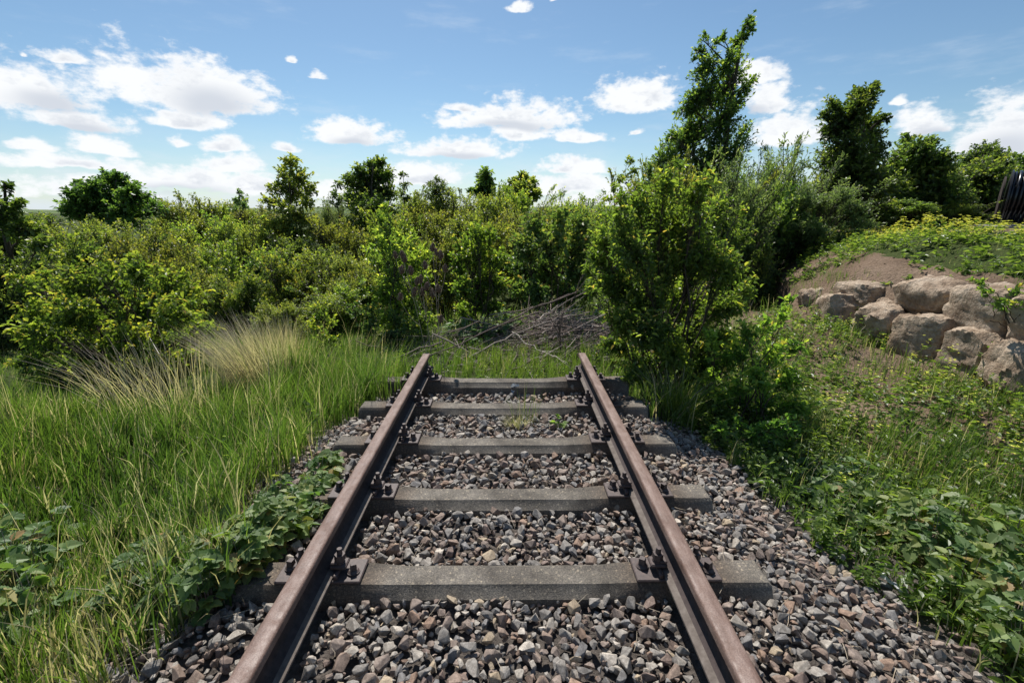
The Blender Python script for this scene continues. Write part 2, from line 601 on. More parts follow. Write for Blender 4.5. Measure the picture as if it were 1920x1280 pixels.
M_BOULDER = solid_mat('sandstone', _boulder, .9, .2, (14, .9, .06))


def _soil(nt, pos):
    geo = nd(nt, 'ShaderNodeNewGeometry')
    p_ = geo.outputs['Position']
    a = noise(nt, p_, 1.1, 7, .6)
    b = noise(nt, p_, 30, 6, .7)
    soil = ramp(nt, a.outputs['Fac'], [(.3, (.125, .086, .058)), (.55, (.20, .142, .10)), (.75, (.28, .21, .155))])
    soil = mixc(nt, 1.0, soil, ramp(nt, b.outputs['Fac'], [(.3, (.55, .53, .5)), (.55, (1, 1, 1)), (.75, (1.25, 1.22, 1.2))]), 'MULTIPLY')
    t = attr_tint(nt)     # 0 bare soil, 1 turf and leaf litter
    g = ramp(nt, b.outputs['Fac'], [(.3, (.028, .042, .012)), (.55, (.055, .075, .02)), (.75, (.12, .105, .05))])
    k = maprange(nt, mth(nt, 'ADD', t, mth(nt, 'MULTIPLY_ADD', a.outputs['Fac'], .8, -.4)), .35, .65)
    return mixc(nt, k, soil, g)


M_SOIL = solid_mat('soil_and_turf', _soil, .95, .1, (22, .9, .06))


def _bed(nt, pos):
    b = noise(nt, pos, 40, 5, .7)
    return ramp(nt, b.outputs['Fac'], [(.3, (.05, .042, .036)), (.7, (.14, .12, .105))])


M_BED = solid_mat('ballast_fines', _bed, .9, .2, (60, .8, .03))


def _hill(nt, pos):
    b = noise(nt, vmth(nt, 'MULTIPLY', pos, (.02, .02, .3)), 1.0, 6, .6)
    return ramp(nt, b.outputs['Fac'], [(.35, (.06, .095, .055)), (.5, (.11, .15, .06)), (.7, (.17, .19, .09))])


M_HILL = solid_mat('far_fields', _hill, .95, .05)
M_CABLE = solid_mat('black_cable', lambda nt, p: (.012, .013, .017), .28, .5)
M_FLANGE = solid_mat('rusty_flange', lambda nt, p: (.03, .02, .017), .8, .3, (20, .4, .02))
M_BLACK = solid_mat('black_paint', lambda nt, p: (.02, .021, .026), .35, .5)
M_SLAB = solid_mat('grey_slab', lambda nt, p: ramp(nt, noise(nt, p, 8, 5, .6).outputs['Fac'], [(.3, (.24, .235, .23)), (.7, (.36, .35, .34))]), .9, .2, (40, .6, .02))
M_PAPER = solid_mat('white_litter', lambda nt, p: (.78, .78, .80), .6, .3, (60, .3, .003))
M_SEED = solid_mat('teasel_head', lambda nt, p: ramp(nt, noise(nt, p, 90, 3, .6).outputs['Fac'], [(.3, (.075, .045, .032)), (.7, (.19, .125, .095))]), .85, .2, (300, 1.0, .01))
M_DRYSTEM = solid_mat('dry_stem', lambda nt, p: ramp(nt, noise(nt, p, 12, 3, .6).outputs['Fac'], [(.3, (.24, .19, .13)), (.7, (.42, .36, .28))]), .7, .3)
M_PLASTIC, _nt, _out = newmat('clear_plastic')
_p = nd(_nt, 'ShaderNodeBsdfPrincipled')
_p.inputs['Base Color'].default_value = (.82, .88, .92, 1)
_p.inputs['Roughness'].default_value = .12
_p.inputs['Transmission Weight'].default_value = .75
_nt.links.new(_p.outputs[0], _out.inputs[0])

# ------------------------------------------------------------------ terrain
XT = -0.044                     # centre line of the track
rngT = np.random.default_rng(5)


def sstep(a, b, x):
    t = np.clip((np.asarray(x, float) - a) / (b - a), 0, 1)
    return t * t * (3 - 2 * t)


_wav = [(rngT.normal(size=2) * f, rngT.uniform(0, 6.28), a) for f, a in ((.6, .05), (.9, .05), (1.7, .03), (2.6, .02), (4.2, .012), (6.5, .008)) for _ in range(3)]


def wob(x, y):
    s = 0
    for k, ph, a in _wav:
        s = s + a * np.sin(k[0] * x + k[1] * y + ph)
    return s


def mound_edge(y):
    y = np.asarray(y, float)
    return 4.55 + 0.30 * np.clip(y - 6.8, 0, None) ** 1.25 - 0.05 * np.clip(4.5 - y, 0, None)


def gz(x, y):
    x = np.asarray(x, float)
    y = np.asarray(y, float)
    z = -0.30 - 1.35 * sstep(6.0, 15.0, y) * (1 - .25 * sstep(2, 5, x))
    z = z - 0.35 * sstep(-2.0, -7.0, x) * sstep(2.5, 7, y)
    z = z + 0.10 * sstep(1.6, 4.0, x) * (1 - sstep(6, 11, y))
    z = z + wob(x, y) * (0.35 + .65 * sstep(1.9, 4, np.abs(x)))
    e = mound_edge(y)
    up1 = sstep(-.1 - .5 * sstep(6.2, 8, y), 0.75 + .5 * sstep(6.2, 8, y), x - e)
    up2 = sstep(0.7, 2.0, x - e)
    m = 1 - sstep(26, 40, y)
    top = 1.02 - .42 * sstep(6.0, 9.0, x) + .20 * sstep(11, 15.5, y) * sstep(7, 10, x) + wob(x * 1.7, y * 1.7) * .3
    hgt = (top + 0.1) * (.70 * up1 + .30 * up2) * m
    z = np.where(x > e, np.maximum(z, -0.1 * m + (1 - m) * z) * (1 - np.maximum(up1, 0) * m) + hgt, z)
    return z


def axis(lo, hi, step, far, growth=1.35):
    a = list(np.arange(lo, hi + 1e-6, step))
    s, v = step, hi
    while v < far:
        s *= growth
        v += s
        a.append(v)
    s, v = step, lo
    pre = []
    while v > -far:
        s *= growth
        v -= s
        pre.append(v)
    return np.array(pre[::-1] + a)


xs = axis(-9, 13, 0.13, 3000)
ys = axis(-1.5, 14, 0.13, 3000)
X, Y = np.meshgrid(xs, ys)
Z = gz(X, Y)
fine = ((X > 4.3) & (X < 8) & (Y > 2) & (Y < 12))
Z = Z + fine * rngT.normal(size=Z.shape) * .014
nx, ny = len(xs), len(ys)
V = np.stack([X, Y, Z], -1).reshape(-1, 3)
i = np.arange(ny - 1)[:, None] * nx + np.arange(nx - 1)[None, :]
F = np.stack([i, i + 1, i + nx + 1, i + nx], -1).reshape(-1, 4)
cx = V[F].mean(1)
ed = cx[:, 0] - mound_edge(cx[:, 1])
turf = np.ones(len(F)) * 1.0
right = (cx[:, 0] > 1.7) & (cx[:, 1] < 9)
turf[right] = 0.52
slope = (ed > -1.5) & (ed < 1.0) & (cx[:, 1] < 11)
turf[slope] = 0.0
turf[(ed >= 1.0)] = 0.95
turf[(cx[:, 0] > 10) & (cx[:, 0] < 22) & (cx[:, 1] > 10) & (cx[:, 1] < 17)] = 0.3
g = MB()
g.add(V, F, turf)
ground = g.build('ground', M_SOIL, smooth=True)
tag(ground, kind='structure', label='brown soil and turf ground falling away behind the track')

# far hills on the horizon
hx = np.linspace(-2600, 2600, 160)
h = MB()
hh = 7.0 + 5 * np.sin(hx * .0021 + 1) + 3 * np.sin(hx * .0093) + 1.6 * np.sin(hx * .031 + 2) + rngT.normal(size=hx.size) * .7
rows = []
for yy, kf in ((760, -.5), (900, .35), (1040, .85), (1180, 1.0), (1500, .7), (2300, -.6)):
    rows.append(np.stack([hx, np.full_like(hx, yy) + 40 * np.sin(hx * .004), hh * kf - 1.0], -1))
V = np.concatenate(rows)
n = len(hx)
i = np.arange(len(rows) - 1)[:, None] * n + np.arange(n - 1)[None, :]
h.add(V, np.stack([i, i + 1, i + n + 1, i + n], -1).reshape(-1, 4))
tag(h.build('hills', M_HILL, smooth=True), kind='structure', label='low green hills along the horizon')

# ------------------------------------------------------------------ ballast bed and stones
SLEEPERS_Y = [1.585, 2.178, 2.787, 3.395, 3.978]     # front top edges
SL_W = 0.155


def shoulder(y):               # half width of the ballast, left and right
    return 1.55 + .12 * np.sin(y * 2.1) - .55 * sstep(2.7, 3.7, y), 1.62 + .1 * np.sin(y * 1.7 + 1) - .25 * sstep(2.5, 3.6, y) + .24 * (1 - sstep(1.5, 2.5, y))


def bz(x, y):
    x = np.asarray(x, float)
    y = np.asarray(y, float)
    z = np.full(np.broadcast(x, y).shape, -0.062)
    z = z - .055 * sstep(3.3, 3.75, y) * (1 - 0)
    z = z - .012 * sstep(1.0, 0.2, np.abs(y - 1.2)) * 0
    d = np.abs(x - XT)
    z = z - .17 * sstep(1.05, 1.85, d) - .06 * sstep(1.5, 2.2, d)
    z = z - .05 * (sstep(1.05, 1.25, d)) * sstep(2.6, 3.4, y)
    return z + .012 * np.sin(x * 9 + y * 4) * np.sin(y * 7 - x * 3)


bxs = np.linspace(-2.1, 2.1, 85)
bys = np.linspace(-1.0, 4.12, 104)
X, Y = np.meshgrid(bxs, bys)
Z = bz(X, Y) - .03
nx = len(bxs)
V = np.stack([X, Y, Z], -1).reshape(-1, 3)
i = np.arange(len(bys) - 1)[:, None] * nx + np.arange(nx - 1)[None, :]
m_ = MB()
m_.add(V, np.stack([i, i + 1, i + nx + 1, i + nx], -1).reshape(-1, 4))
# skirt so that the bed is a body standing on the ground
bed = m_.build('ballast_bed', M_BED, smooth=True)
tag(bed, kind='structure', label='crushed stone track bed of grey and reddish ballast')


def rock_mesh(seed, npts=15, squash=.72, bevel=True):
    r = np.random.default_rng(seed)
    bm = bmesh.new()
    p = randdir(r, npts) * r.uniform(.82, 1.0, (npts, 1))
    p = np.sign(p) * np.abs(p) ** .8
    p *= np.array([1.0, r.uniform(.62, .9), squash * r.uniform(.7, 1.05)])
    for q in p:
        bm.verts.new(q * .5)
    res = bmesh.ops.convex_hull(bm, input=bm.verts)
    bmesh.ops.delete(bm, geom=[v for v in bm.verts if not v.link_faces], context='VERTS')
    bmesh.ops.dissolve_limit(bm, angle_limit=R_(14), verts=bm.verts, edges=bm.edges)
    if bevel:
        bmesh.ops.bevel(bm, geom=list(bm.edges), offset=.022, segments=1, affect='EDGES', clamp_overlap=True)
    bmesh.ops.triangulate(bm, faces=bm.faces)
    me = bpy.data.meshes.new('stone')
    bm.to_mesh(me)
    bm.free()
    me.materials.append(M_STONE)
    return me


ROCKS = [rock_mesh(100 + k, 11 + k % 7) for k in range(26)]
PLAIN = [rock_mesh(100 + k, 11 + k % 7, bevel=False) for k in range(26)]
rock_np, rock_bev = [], []
for me, dst in [(m, rock_np) for m in PLAIN] + [(m, rock_bev) for m in ROCKS]:
    v = np.empty(len(me.vertices) * 3)
    me.vertices.foreach_get('co', v)
    f = np.empty(len(me.polygons) * 3, dtype=np.int32)
    me.polygons.foreach_get('vertices', f)
    dst.append((v.reshape(-1, 3), f.reshape(-1, 3)))

rng = np.random.default_rng(11)


def pack(n, smin, smax, power, sep_f, seed, zlift):
    r = np.random.default_rng(seed)
    y = r.uniform(-.55, 4.25, n)
    x = r.uniform(-2.1, 2.1, n)
    s = smin + (smax - smin) * r.uniform(0, 1, n) ** power
    lo, hi = shoulder(y)
    keep = (x > XT - lo + r.normal(0, .10, n)) & (x < XT + hi + r.normal(0, .10, n))
    # nothing inside a sleeper
    for sy in SLEEPERS_Y:
        keep &= ~((np.abs(x - XT) < 1.15 + s * .2) & (y > sy - s * .34) & (y < sy + SL_W + s * .30))
    for rx in (-.7535, .7535):
        keep &= ~(np.abs(x - XT - rx) < .05 + s * .3)
    keep &= ~((y > 4.02) & (np.abs(x) < 5))
    x, y, s = x[keep], y[keep], s[keep]
    o = np.argsort(-s)
    x, y, s = x[o], y[o], s[o]
    cell = smax
    grid = {}
    acc = []
    for k in range(len(x)):
        gx, gy = int(x[k] // cell), int(y[k] // cell)
        ok = True
        for ax in (gx - 1, gx, gx + 1):
            for ay in (gy - 1, gy, gy + 1):
                for j in grid.get((ax, ay), ()):
                    if (x[j] - x[k]) ** 2 + (y[j] - y[k]) ** 2 < (sep_f * (s[j] + s[k]) * .5) ** 2:
                        ok = False
                        break
                if not ok:
                    break
            if not ok:
                break
        if ok:
            grid.setdefault((gx, gy), []).append(k)
            acc.append(k)
    acc = np.array(acc)
    x, y, s = x[acc], y[acc], s[acc]
    z = bz(x, y) + zlift * s + r.normal(0, .006, len(s))
    return np.stack([x, y, z, s], -1)


S1 = pack(34000, .022, .056, 1.5, .58, 1, -.20)
S2 = pack(28000, .030, .080, 2.5, .70, 2, .10)
stones = np.concatenate([S1, S2])
nS = len(stones)
eul = np.stack([rng.normal(0, .45, nS), rng.normal(0, .45, nS), rng.uniform(0, 6.28, nS)], -1)
kind = rng.integers(0, len(ROCKS), nS)
hue = rng.uniform(0, 1, nS)
# the 300 that show largest become single objects, the rest one mesh
rel = stones[:, :3] - np.array([0, 0, CAM_Z])
zc = rel @ _F
pxs = 960 + FPX * (rel @ _R) / zc
pys = 640 - FPX * (rel @ _U) / zc
size = stones[:, 3] / zc * (np.arange(nS) >= len(S1))
size[(pxs < 330) | (pxs > 1870) | (pys > 1275) | (zc < .3)] = 0
big = set(np.argsort(-size)[:300].tolist())


def eul_mats(e):
    cx_, sx_, cy_, sy_, cz_, sz_ = np.cos(e[:, 0]), np.sin(e[:, 0]), np.cos(e[:, 1]), np.sin(e[:, 1]), np.cos(e[:, 2]), np.sin(e[:, 2])
    M = np.empty((len(e), 3, 3))
    M[:, 0, 0] = cy_ * cz_; M[:, 0, 1] = sx_ * sy_ * cz_ - cx_ * sz_; M[:, 0, 2] = cx_ * sy_ * cz_ + sx_ * sz_
    M[:, 1, 0] = cy_ * sz_; M[:, 1, 1] = sx_ * sy_ * sz_ + cx_ * cz_; M[:, 1, 2] = cx_ * sy_ * sz_ - sx_ * cz_
    M[:, 2, 0] = -sy_; M[:, 2, 1] = sx_ * cy_; M[:, 2, 2] = cx_ * cy_
    return M


EM = eul_mats(eul)
rest = MB()
mask_big = np.zeros(nS, bool)
mask_big[list(big)] = True
near = (zc < 2.3) & (zc > .2) & (np.arange(nS) >= len(S1)) & (pys < 1330)
for kk, (rv, rf), nr in [(k, r, False) for k, r in enumerate(rock_np)] + [(k, r, True) for k, r in enumerate(rock_bev)]:
    idx = np.where((kind == kk) & ~mask_big & (near == nr))[0]
    if len(idx) == 0:
        continue
    VV = np.einsum('nij,vj->nvi', EM[idx], rv) * stones[idx, 3][:, None, None] + stones[idx, :3][:, None, :]
    FF = np.arange(len(idx))[:, None, None] * len(rv) + rf[None]
    rest.add(VV.reshape(-1, 3), FF.reshape(-1, 3), np.repeat(hue[idx], len(rf)))
tag(rest.build('ballast_stones', M_STONE, bed), kind='stuff')
for k in sorted(big):
    o = link('stone', ROCKS[kind[k]], None, bed)
    o.location = stones[k, :3]
    o.rotation_euler = eul[k]
    o.scale = (stones[k, 3],) * 3

# ------------------------------------------------------------------ sleepers with their fastenings, rails
def bm_obj_mesh(bm, name, mat, smooth_angle=None):
    me = bpy.data.meshes.new(name)
    bmesh.ops.recalc_face_normals(bm, faces=bm.faces)
    bm.to_mesh(me)
    bm.free()
    me.materials.append(mat)
    if smooth_angle:
        me.polygons.foreach_set('use_smooth', np.ones(len(me.polygons), bool))
        try:
            me.set_sharp_from_angle(angle=R_(smooth_angle))
        except Exception:
            pass
    return me


def add_prism(bm, n, r, z0, z1, cx=0, cy=0, r2=None, rot=0.0):
    r2 = r if r2 is None else r2
    lo = [bm.verts.new((cx + r * math.cos(rot + a * 2 * math.pi / n), cy + r * math.sin(rot + a * 2 * math.pi / n), z0)) for a in range(n)]
    hi = [bm.verts.new((cx + r2 * math.cos(rot + a * 2 * math.pi / n), cy + r2 * math.sin(rot + a * 2 * math.pi / n), z1)) for a in range(n)]
    for a in range(n):
        bm.faces.new((lo[a], lo[(a + 1) % n], hi[(a + 1) % n], hi[a]))
    bm.faces.new(lo[::-1])
    bm.faces.new(hi)


def add_box(bm, x0, x1, y0, y1, z0, z1, bev=0.0):
    vs = [bm.verts.new((x, y, z)) for z in (z0, z1) for x, y in ((x0, y0), (x1, y0), (x1, y1), (x0, y1))]
    fs = [(0, 3, 2, 1), (4, 5, 6, 7), (0, 1, 5, 4), (1, 2, 6, 5), (2, 3, 7, 6), (3, 0, 4, 7)]
    faces = [bm.faces.new([vs[i] for i in f]) for f in fs]
    if bev:
        es = {e for f in faces for e in f.edges}
        bmesh.ops.bevel(bm, geom=list(es), offset=bev, segments=1, affect='EDGES')


def sleeper_mesh(seed):
    r = random.Random(seed)
    bm = bmesh.new()
    st = []
    xs_ = [-1.14, -1.128, -1.06, -.95, -.84, -.66, -.55, -.40, -.2, 0, .2, .40, .55, .66, .84, .95, 1.06, 1.128, 1.14]
    for x in xs_:
        top = -0.014 * float(sstep(.62, .36, abs(x)))
        endd = .012 if abs(x) > 1.135 else 0.0
        wmid = 0.012 * float(sstep(.62, .36, abs(x)))
        j = lambda a: r.uniform(-a, a)
        prof = [(-.035 + endd, -.20), (-.020 + endd, -.05), (0 + wmid + endd * .7, top - .016), (.014 + wmid + endd * .7, top - endd), (SL_W - .014 - wmid - endd * .7, top - endd), (SL_W - wmid - endd * .7, top - .016), (SL_W + .020 - endd, -.05), (SL_W + .035 - endd, -.20)]
        st.append([bm.verts.new((x, y + j(.0015), z + j(.0015))) for y, z in prof])
    for a, b in zip(st[:-1], st[1:]):
        for k in range(8):
            bm.faces.new((a[k], a[(k + 1) % 8], b[(k + 1) % 8], b[k]))
    bm.faces.new(st[0][::-1])
    bm.faces.new(st[-1])
    return bm_obj_mesh(bm, 'concrete_sleeper', M_CONC, 28)


# plate along x, centred on the rail
bm = bmesh.new()
add_box(bm, -.178, .178, -.068, .068, 0, .014, .004)
for s in (-1, 1):
    add_box(bm, min(s * .066, s * .084), max(s * .066, s * .084), -.062, .062, .0141, .036, .004)
PLATE = bm_obj_mesh(bm, 'base_plate', M_IRON)
bm = bmesh.new()             # clamp block bearing on the rail foot
add_box(bm, -.030, .040, -.030, .030, .0, .018, .005)
add_box(bm, -.030, .004, -.024, .024, .0181, .030, .004)
CLAMP = bm_obj_mesh(bm, 'clamp', M_IRON)
bm = bmesh.new()             # tall hexagon bolt with spring washer
add_prism(bm, 14, .021, 0, .007)
add_prism(bm, 14, .019, .0075, .014)
add_prism(bm, 6, .023, .0145, .040, r2=.0225)
add_prism(bm, 12, .0118, .0401, .066, r2=.0105)
BOLT = bm_obj_mesh(bm, 'clamp_bolt', M_IRON)
bm = bmesh.new()             # sleeper screw with square head and flange
add_prism(bm, 14, .027, 0, .006)
add_prism(bm, 14, .025, .0061, .014, r2=.017)
add_prism(bm, 4, .0185, .0141, .042, rot=.5, r2=.0165)
SCREW = bm_obj_mesh(bm, 'sleeper_screw', M_IRON)

LBL = ['nearest concrete sleeper, at the bottom of the track, its front face in shade', 'second concrete sleeper from the front, fully bedded in stones', 'middle concrete sleeper of the five, beside the straw weed tuft', 'fourth concrete sleeper from the front, its left end standing clear of the stones', 'farthest concrete sleeper, under the cut rail ends before the grass']
rr = random.Random(3)
for k, sy in enumerate(SLEEPERS_Y):
    sp = link('concrete_sleeper', sleeper_mesh(40 + k))
    sp.location = (XT + [0, .0, .015, .0, -.005][k], sy, 0)
    tag(sp, LBL[k], 'sleeper', 'concrete sleepers under the rails')
    for rx in (-.7535, .7535):
        pl = link('base_plate', PLATE, None, sp)
        pl.location = (rx, SL_W / 2, .0015)
        for s in (-1, 1):
            c = link('clamp', CLAMP, None, pl)
            c.location = (s * .072, 0.0, .037)
            c.rotation_euler = (0, 0, 0 if s > 0 else math.pi)
            b = link('clamp_bolt', BOLT, None, pl)
            b.location = (s * .080, -.002, .0555)
            b.rotation_euler = (rr.uniform(-.05, .05), rr.uniform(-.05, .05), rr.uniform(0, 1))
            w = link('sleeper_screw', SCREW, None, pl)
            w.location = (s * .137, -.014 if s > 0 else .012, .0145)
            w.rotation_euler = (rr.uniform(-.06, .06), rr.uniform(-.06, .06), rr.uniform(0, 1.5))


def rail_mesh():
    half = [(.0625, 0), (.0625, .009), (.058, .0115), (.036, .017), (.016, .026), (.0085, .038), (.0072, .055), (.0072, .085), (.010, .100), (.018, .1085), (.0325, .1125), (.0345, .1150), (.0342, .1385), (.0325, .1445), (.0285, .1482), (.0200, .1500), (.008, .1507)]
    prof = [(-x, z) for x, z in half] + [(x, z) for x, z in half[::-1]]
    bm = bmesh.new()
    yy = [-.75, 4.327, 4.331]
    rings = []
    for y in yy:
        sc = 1.0 if y < 4.33 else .985
        rings.append([bm.verts.new((x * sc, y, z * sc + (1 - sc) * .07)) for x, z in prof])
    n_ = len(prof)
    for a, b in zip(rings[:-1], rings[1:]):
        for k in range(n_):
            bm.faces.new((a[k], a[(k + 1) % n_], b[(k + 1) % n_], b[k]))
    bm.faces.new(rings[0][::-1])
    bm.faces.new(rings[-1])
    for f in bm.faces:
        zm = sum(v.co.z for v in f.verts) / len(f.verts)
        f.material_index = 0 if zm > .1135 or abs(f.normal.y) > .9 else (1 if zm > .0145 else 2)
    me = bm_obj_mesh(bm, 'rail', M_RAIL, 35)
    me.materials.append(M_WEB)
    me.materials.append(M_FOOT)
    return me


RAIL = rail_mesh()
for rx, lb in ((-.7535, 'left rusty steel rail, running past the leafy bramble on the stones'), (.7535, 'right rusty steel rail, its far end beside the big green shrub')):
    o = link('rail', RAIL)
    o.location = (XT + rx, 0, .0165)
    tag(o, lb, 'rail', 'rails of the track')


# ------------------------------------------------------------------ plants
def surf(x, y):
    x = np.asarray(x, float)
    y = np.asarray(y, float)
    lo, hi = shoulder(y)
    inb = (x > XT - lo - .3) & (x < XT + hi + .3) & (y < 4.1)
    return np.where(inb, np.maximum(gz(x, y), bz(x, y) - .01), gz(x, y))


def ground_at(px, py):
    d = ray(px, py)
    t = np.linspace(.8, 40, 4000)
    p = np.array([0, 0, CAM_Z]) + d[None] * t[:, None]
    below = np.where(p[:, 2] < surf(p[:, 0], p[:, 1]))[0]
    return p[below[0]] if len(below) else p[-1]


def grow(rng, cl, trunk=None, base_r=.1, dens=60, nl=8, L=.05, W=.025, kind='oval', tips=.3, wood_r=.012, twig_r=.003, up=.3, droop=.12, fold=.25, t_lo=.15, t_hi=.55, limb_up=.15, tw_up=.12, squash=.9, spread=.9, lo_t=.35, inner=.45, tk=4, lean=None):
    """cl (m,4): clump centre and radius in the plant's own space. Returns (wood, foliage) builders"""
    cl = np.asarray(cl, float)
    m = len(cl)
    wood, leaf = MB(), MB()
    c = cl[:, :3]
    hd = np.linalg.norm(c[:, :2], axis=1)
    if trunk is not None:
        tp, tr = trunk
        tubes(wood, tp[None], tr[None], 8)
        zt = np.clip(c[:, 2] - .75 * np.linalg.norm(c[:, :2] - np.stack([np.interp(c[:, 2], tp[:, 2], tp[:, 0]), np.interp(c[:, 2], tp[:, 2], tp[:, 1])], -1), axis=1) - .35 * cl[:, 3], tp[0, 2] + .15 * (tp[-1, 2] - tp[0, 2]), tp[-1, 2] * .98)
        start = np.stack([np.interp(zt, tp[:, 2], tp[:, k]) for k in range(3)], -1)
        r0 = np.interp(zt, tp[:, 2], tr) * .55
    else:
        a = rng.uniform(0, 6.28, m)
        b = base_r * np.sqrt(rng.uniform(0, 1, m))
        start = np.stack([b * np.cos(a), b * np.sin(a), np.full(m, -.06)], -1)
        r0 = wood_r * rng.uniform(.6, 1.1, m)
    dv = c - start
    ln = np.linalg.norm(dv, axis=1, keepdims=True)
    ctrl = start + dv * (np.array([.38, .38, .6]) if trunk is None else np.array([.5, .5, .5])) + np.array([0, 0, 1.0]) * ln * (0 if trunk is None else limb_up) + rng.normal(size=(m, 3)) * ln * .05
    K = 8
    limb = bezier(start, ctrl, c, K)
    limb[:, 1:-1] += rng.normal(size=(m, K - 2, 3)) * ln[:, None] * .018
    rad = r0[:, None] * np.linspace(1, .35, K)[None]
    tubes(wood, limb, rad, 5)
    cnt = np.maximum(8, (dens * cl[:, 3] ** 2 * rng.uniform(.8, 1.2, m))).astype(int)
    idx = np.repeat(np.arange(m), cnt)
    n = len(idx)
    u = rng.uniform(0, 1, n) ** inner
    dirs = randdir(rng, n)
    tip = c[idx] + dirs * (cl[idx, 3] * u)[:, None] * np.array([1, 1, squash])
    low = .04
    if lean is not None:
        lv = np.array(lean[:3]) / np.linalg.norm(lean[:3])
        off = tip - c[idx]
        al = (off @ lv)[:, None] * lv
        tip = c[idx] + (off - al) * lean[4] + al * lean[3]
    tip[:, 2] = np.where(tip[:, 2] < low, low + rng.uniform(0, .1, n), tip[:, 2])
    tt = rng.uniform(.55, 1.0, n) * (K - 1)
    i0 = np.minimum(tt.astype(int), K - 2)
    fr = (tt - i0)[:, None]
    st = limb[idx, i0] * (1 - fr) + limb[idx, i0 + 1] * fr
    dv = tip - st
    ln = np.linalg.norm(dv, axis=1, keepdims=True)
    ct = st + dv * .5 + np.array([0, 0, 1.0]) * ln * tw_up + rng.normal(size=(n, 3)) * ln * .08
    tw = bezier(st, ct, tip, tk)
    tubes(wood, tw, twig_r * np.tile(np.linspace(1.1, .45, tk)[None], (n, 1)), 3)
    j = np.tile(np.arange(nl), n)
    ii = np.repeat(np.arange(n), nl)
    t = lo_t + (1 - lo_t) * (j + rng.uniform(0, 1, n * nl)) / nl
    t_ = t[:, None]
    P = st[ii] * (1 - t_) ** 2 + 2 * ct[ii] * t_ * (1 - t_) + tip[ii] * t_ ** 2
    tan = norm(2 * (1 - t_) * (ct[ii] - st[ii]) + 2 * t_ * (tip[ii] - ct[ii]))
    D = norm(tan * .65 + randdir(rng, n * nl) * spread + np.array([0, 0, up]))
    N = norm(np.array([0, 0, 1.0]) + randdir(rng, n * nl) * .75)
    ctint = rng.normal(0, .10, m)
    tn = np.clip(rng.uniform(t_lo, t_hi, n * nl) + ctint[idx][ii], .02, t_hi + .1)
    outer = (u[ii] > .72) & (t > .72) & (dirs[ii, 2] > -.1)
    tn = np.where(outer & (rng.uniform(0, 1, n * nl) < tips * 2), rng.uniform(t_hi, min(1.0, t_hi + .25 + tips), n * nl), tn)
    ok = P[:, 2] > .0
    sz = rng.uniform(.6, 1.15, n * nl)
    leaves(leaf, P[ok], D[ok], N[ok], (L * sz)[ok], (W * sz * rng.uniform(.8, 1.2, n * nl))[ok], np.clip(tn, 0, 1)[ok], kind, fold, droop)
    return wood, leaf


def place(name, label, cat, base, wood, leaf, lmat, group=None, crown='foliage', stem='stems', wmat=None):
    r = empty(name, base)
    tag(r, label, cat, group)
    w_ = wood.build(stem, wmat or M_BARK, r, smooth=True)
    if stem == 'stems':
        w_['kind'] = 'stuff'
    leaf.build(crown, lmat, r)
    return r


def from_px(blobs, Yc, base, depth, rng, scale=1.0):
    out = []
    for b in blobs:
        px, py, rp = b[:3]
        yy = Yc + (b[3] if len(b) > 3 else rng.uniform(-depth, depth))
        p = at(px, py, yy)
        zc_ = (p - np.array([0, 0, CAM_Z])) @ _F
        out.append([*(p - base), rp * zc_ / FPX * scale])
    return np.array(out)


def gbase(px, Yc):
    p = at(px, 500, Yc)
    return np.array([p[0], Yc, float(gz(p[0], Yc))])


def tree(seed, label, px, Yc, blobs, lmat, depth=.8, top=None, tr=.09, rs=1.0, name='tree', cat='tree', group=None, **kw):
    rng = np.random.default_rng(seed)
    base = gbase(px, Yc)
    cl = from_px(blobs, Yc, base, depth, rng, rs)
    tpx, tpy = top if top else blobs[0][:2]
    tip = at(tpx, tpy, Yc) - base
    k = 9
    s = np.linspace(0, 1, k)[:, None]
    tp = tip[None] * np.concatenate([s ** 1.3, s ** 1.3, s], 1)
    tp[1:-1] += rng.normal(size=(k - 2, 3)) * tip[2] * .008
    tp[0, 2] = -.08
    trad = tr * np.linspace(1, .22, k)
    wood, leaf = grow(rng, cl, trunk=(tp, trad), **kw)
    return place(name, label, cat, base, wood, leaf, lmat, group, 'crown', 'trunk')


def shrub_px(seed, label, px, Yc, blobs, lmat, depth=.6, name='shrub', cat='shrub', group=None, base=None, **kw):
    rng = np.random.default_rng(seed)
    base = gbase(px, Yc) if base is None else base
    cl = from_px(blobs, Yc, base, depth, rng)
    wood, leaf = grow(rng, cl, **kw)
    return place(name, label, cat, base, wood, leaf, lmat, group)


GT = 'trees standing above the scrub'
# --- trees, right
far_leaf = dict(kind='quad', nl=9, tk=3, spread=.95, fold=.3)
tree(1, 'tallest tree, leaning to the right with finger-like top shoots, behind the big shrub', 1325, 17, [(1330, 300, 55), (1270, 275, 42), (1380, 290, 34), (1300, 235, 46), (1352, 225, 50), (1312, 175, 42), (1357, 168, 44), (1292, 195, 28), (1318, 125, 28), (1364, 118, 28), (1310, 92, 16), (1385, 78, 20), (1398, 52, 14), (1407, 32, 8), (1312, 72, 9), (1345, 78, 10), (1356, 66, 7), (1406, 62, 12), (1402, 165, 15), (1416, 150, 8), (1380, 200, 20), (1237, 300, 32), (1252, 255, 18), (1395, 250, 18), (1275, 340, 50), (1350, 350, 50)], M_DARK, rs=1.08, depth=.7, top=(1395, 50), tr=.15, group=GT, dens=250, L=0.13, W=0.075, twig_r=.006, tips=.35, up=.5, tw_up=.2, t_hi=.8, lean=(.6, 0, 1, 1.75, .72), **far_leaf)
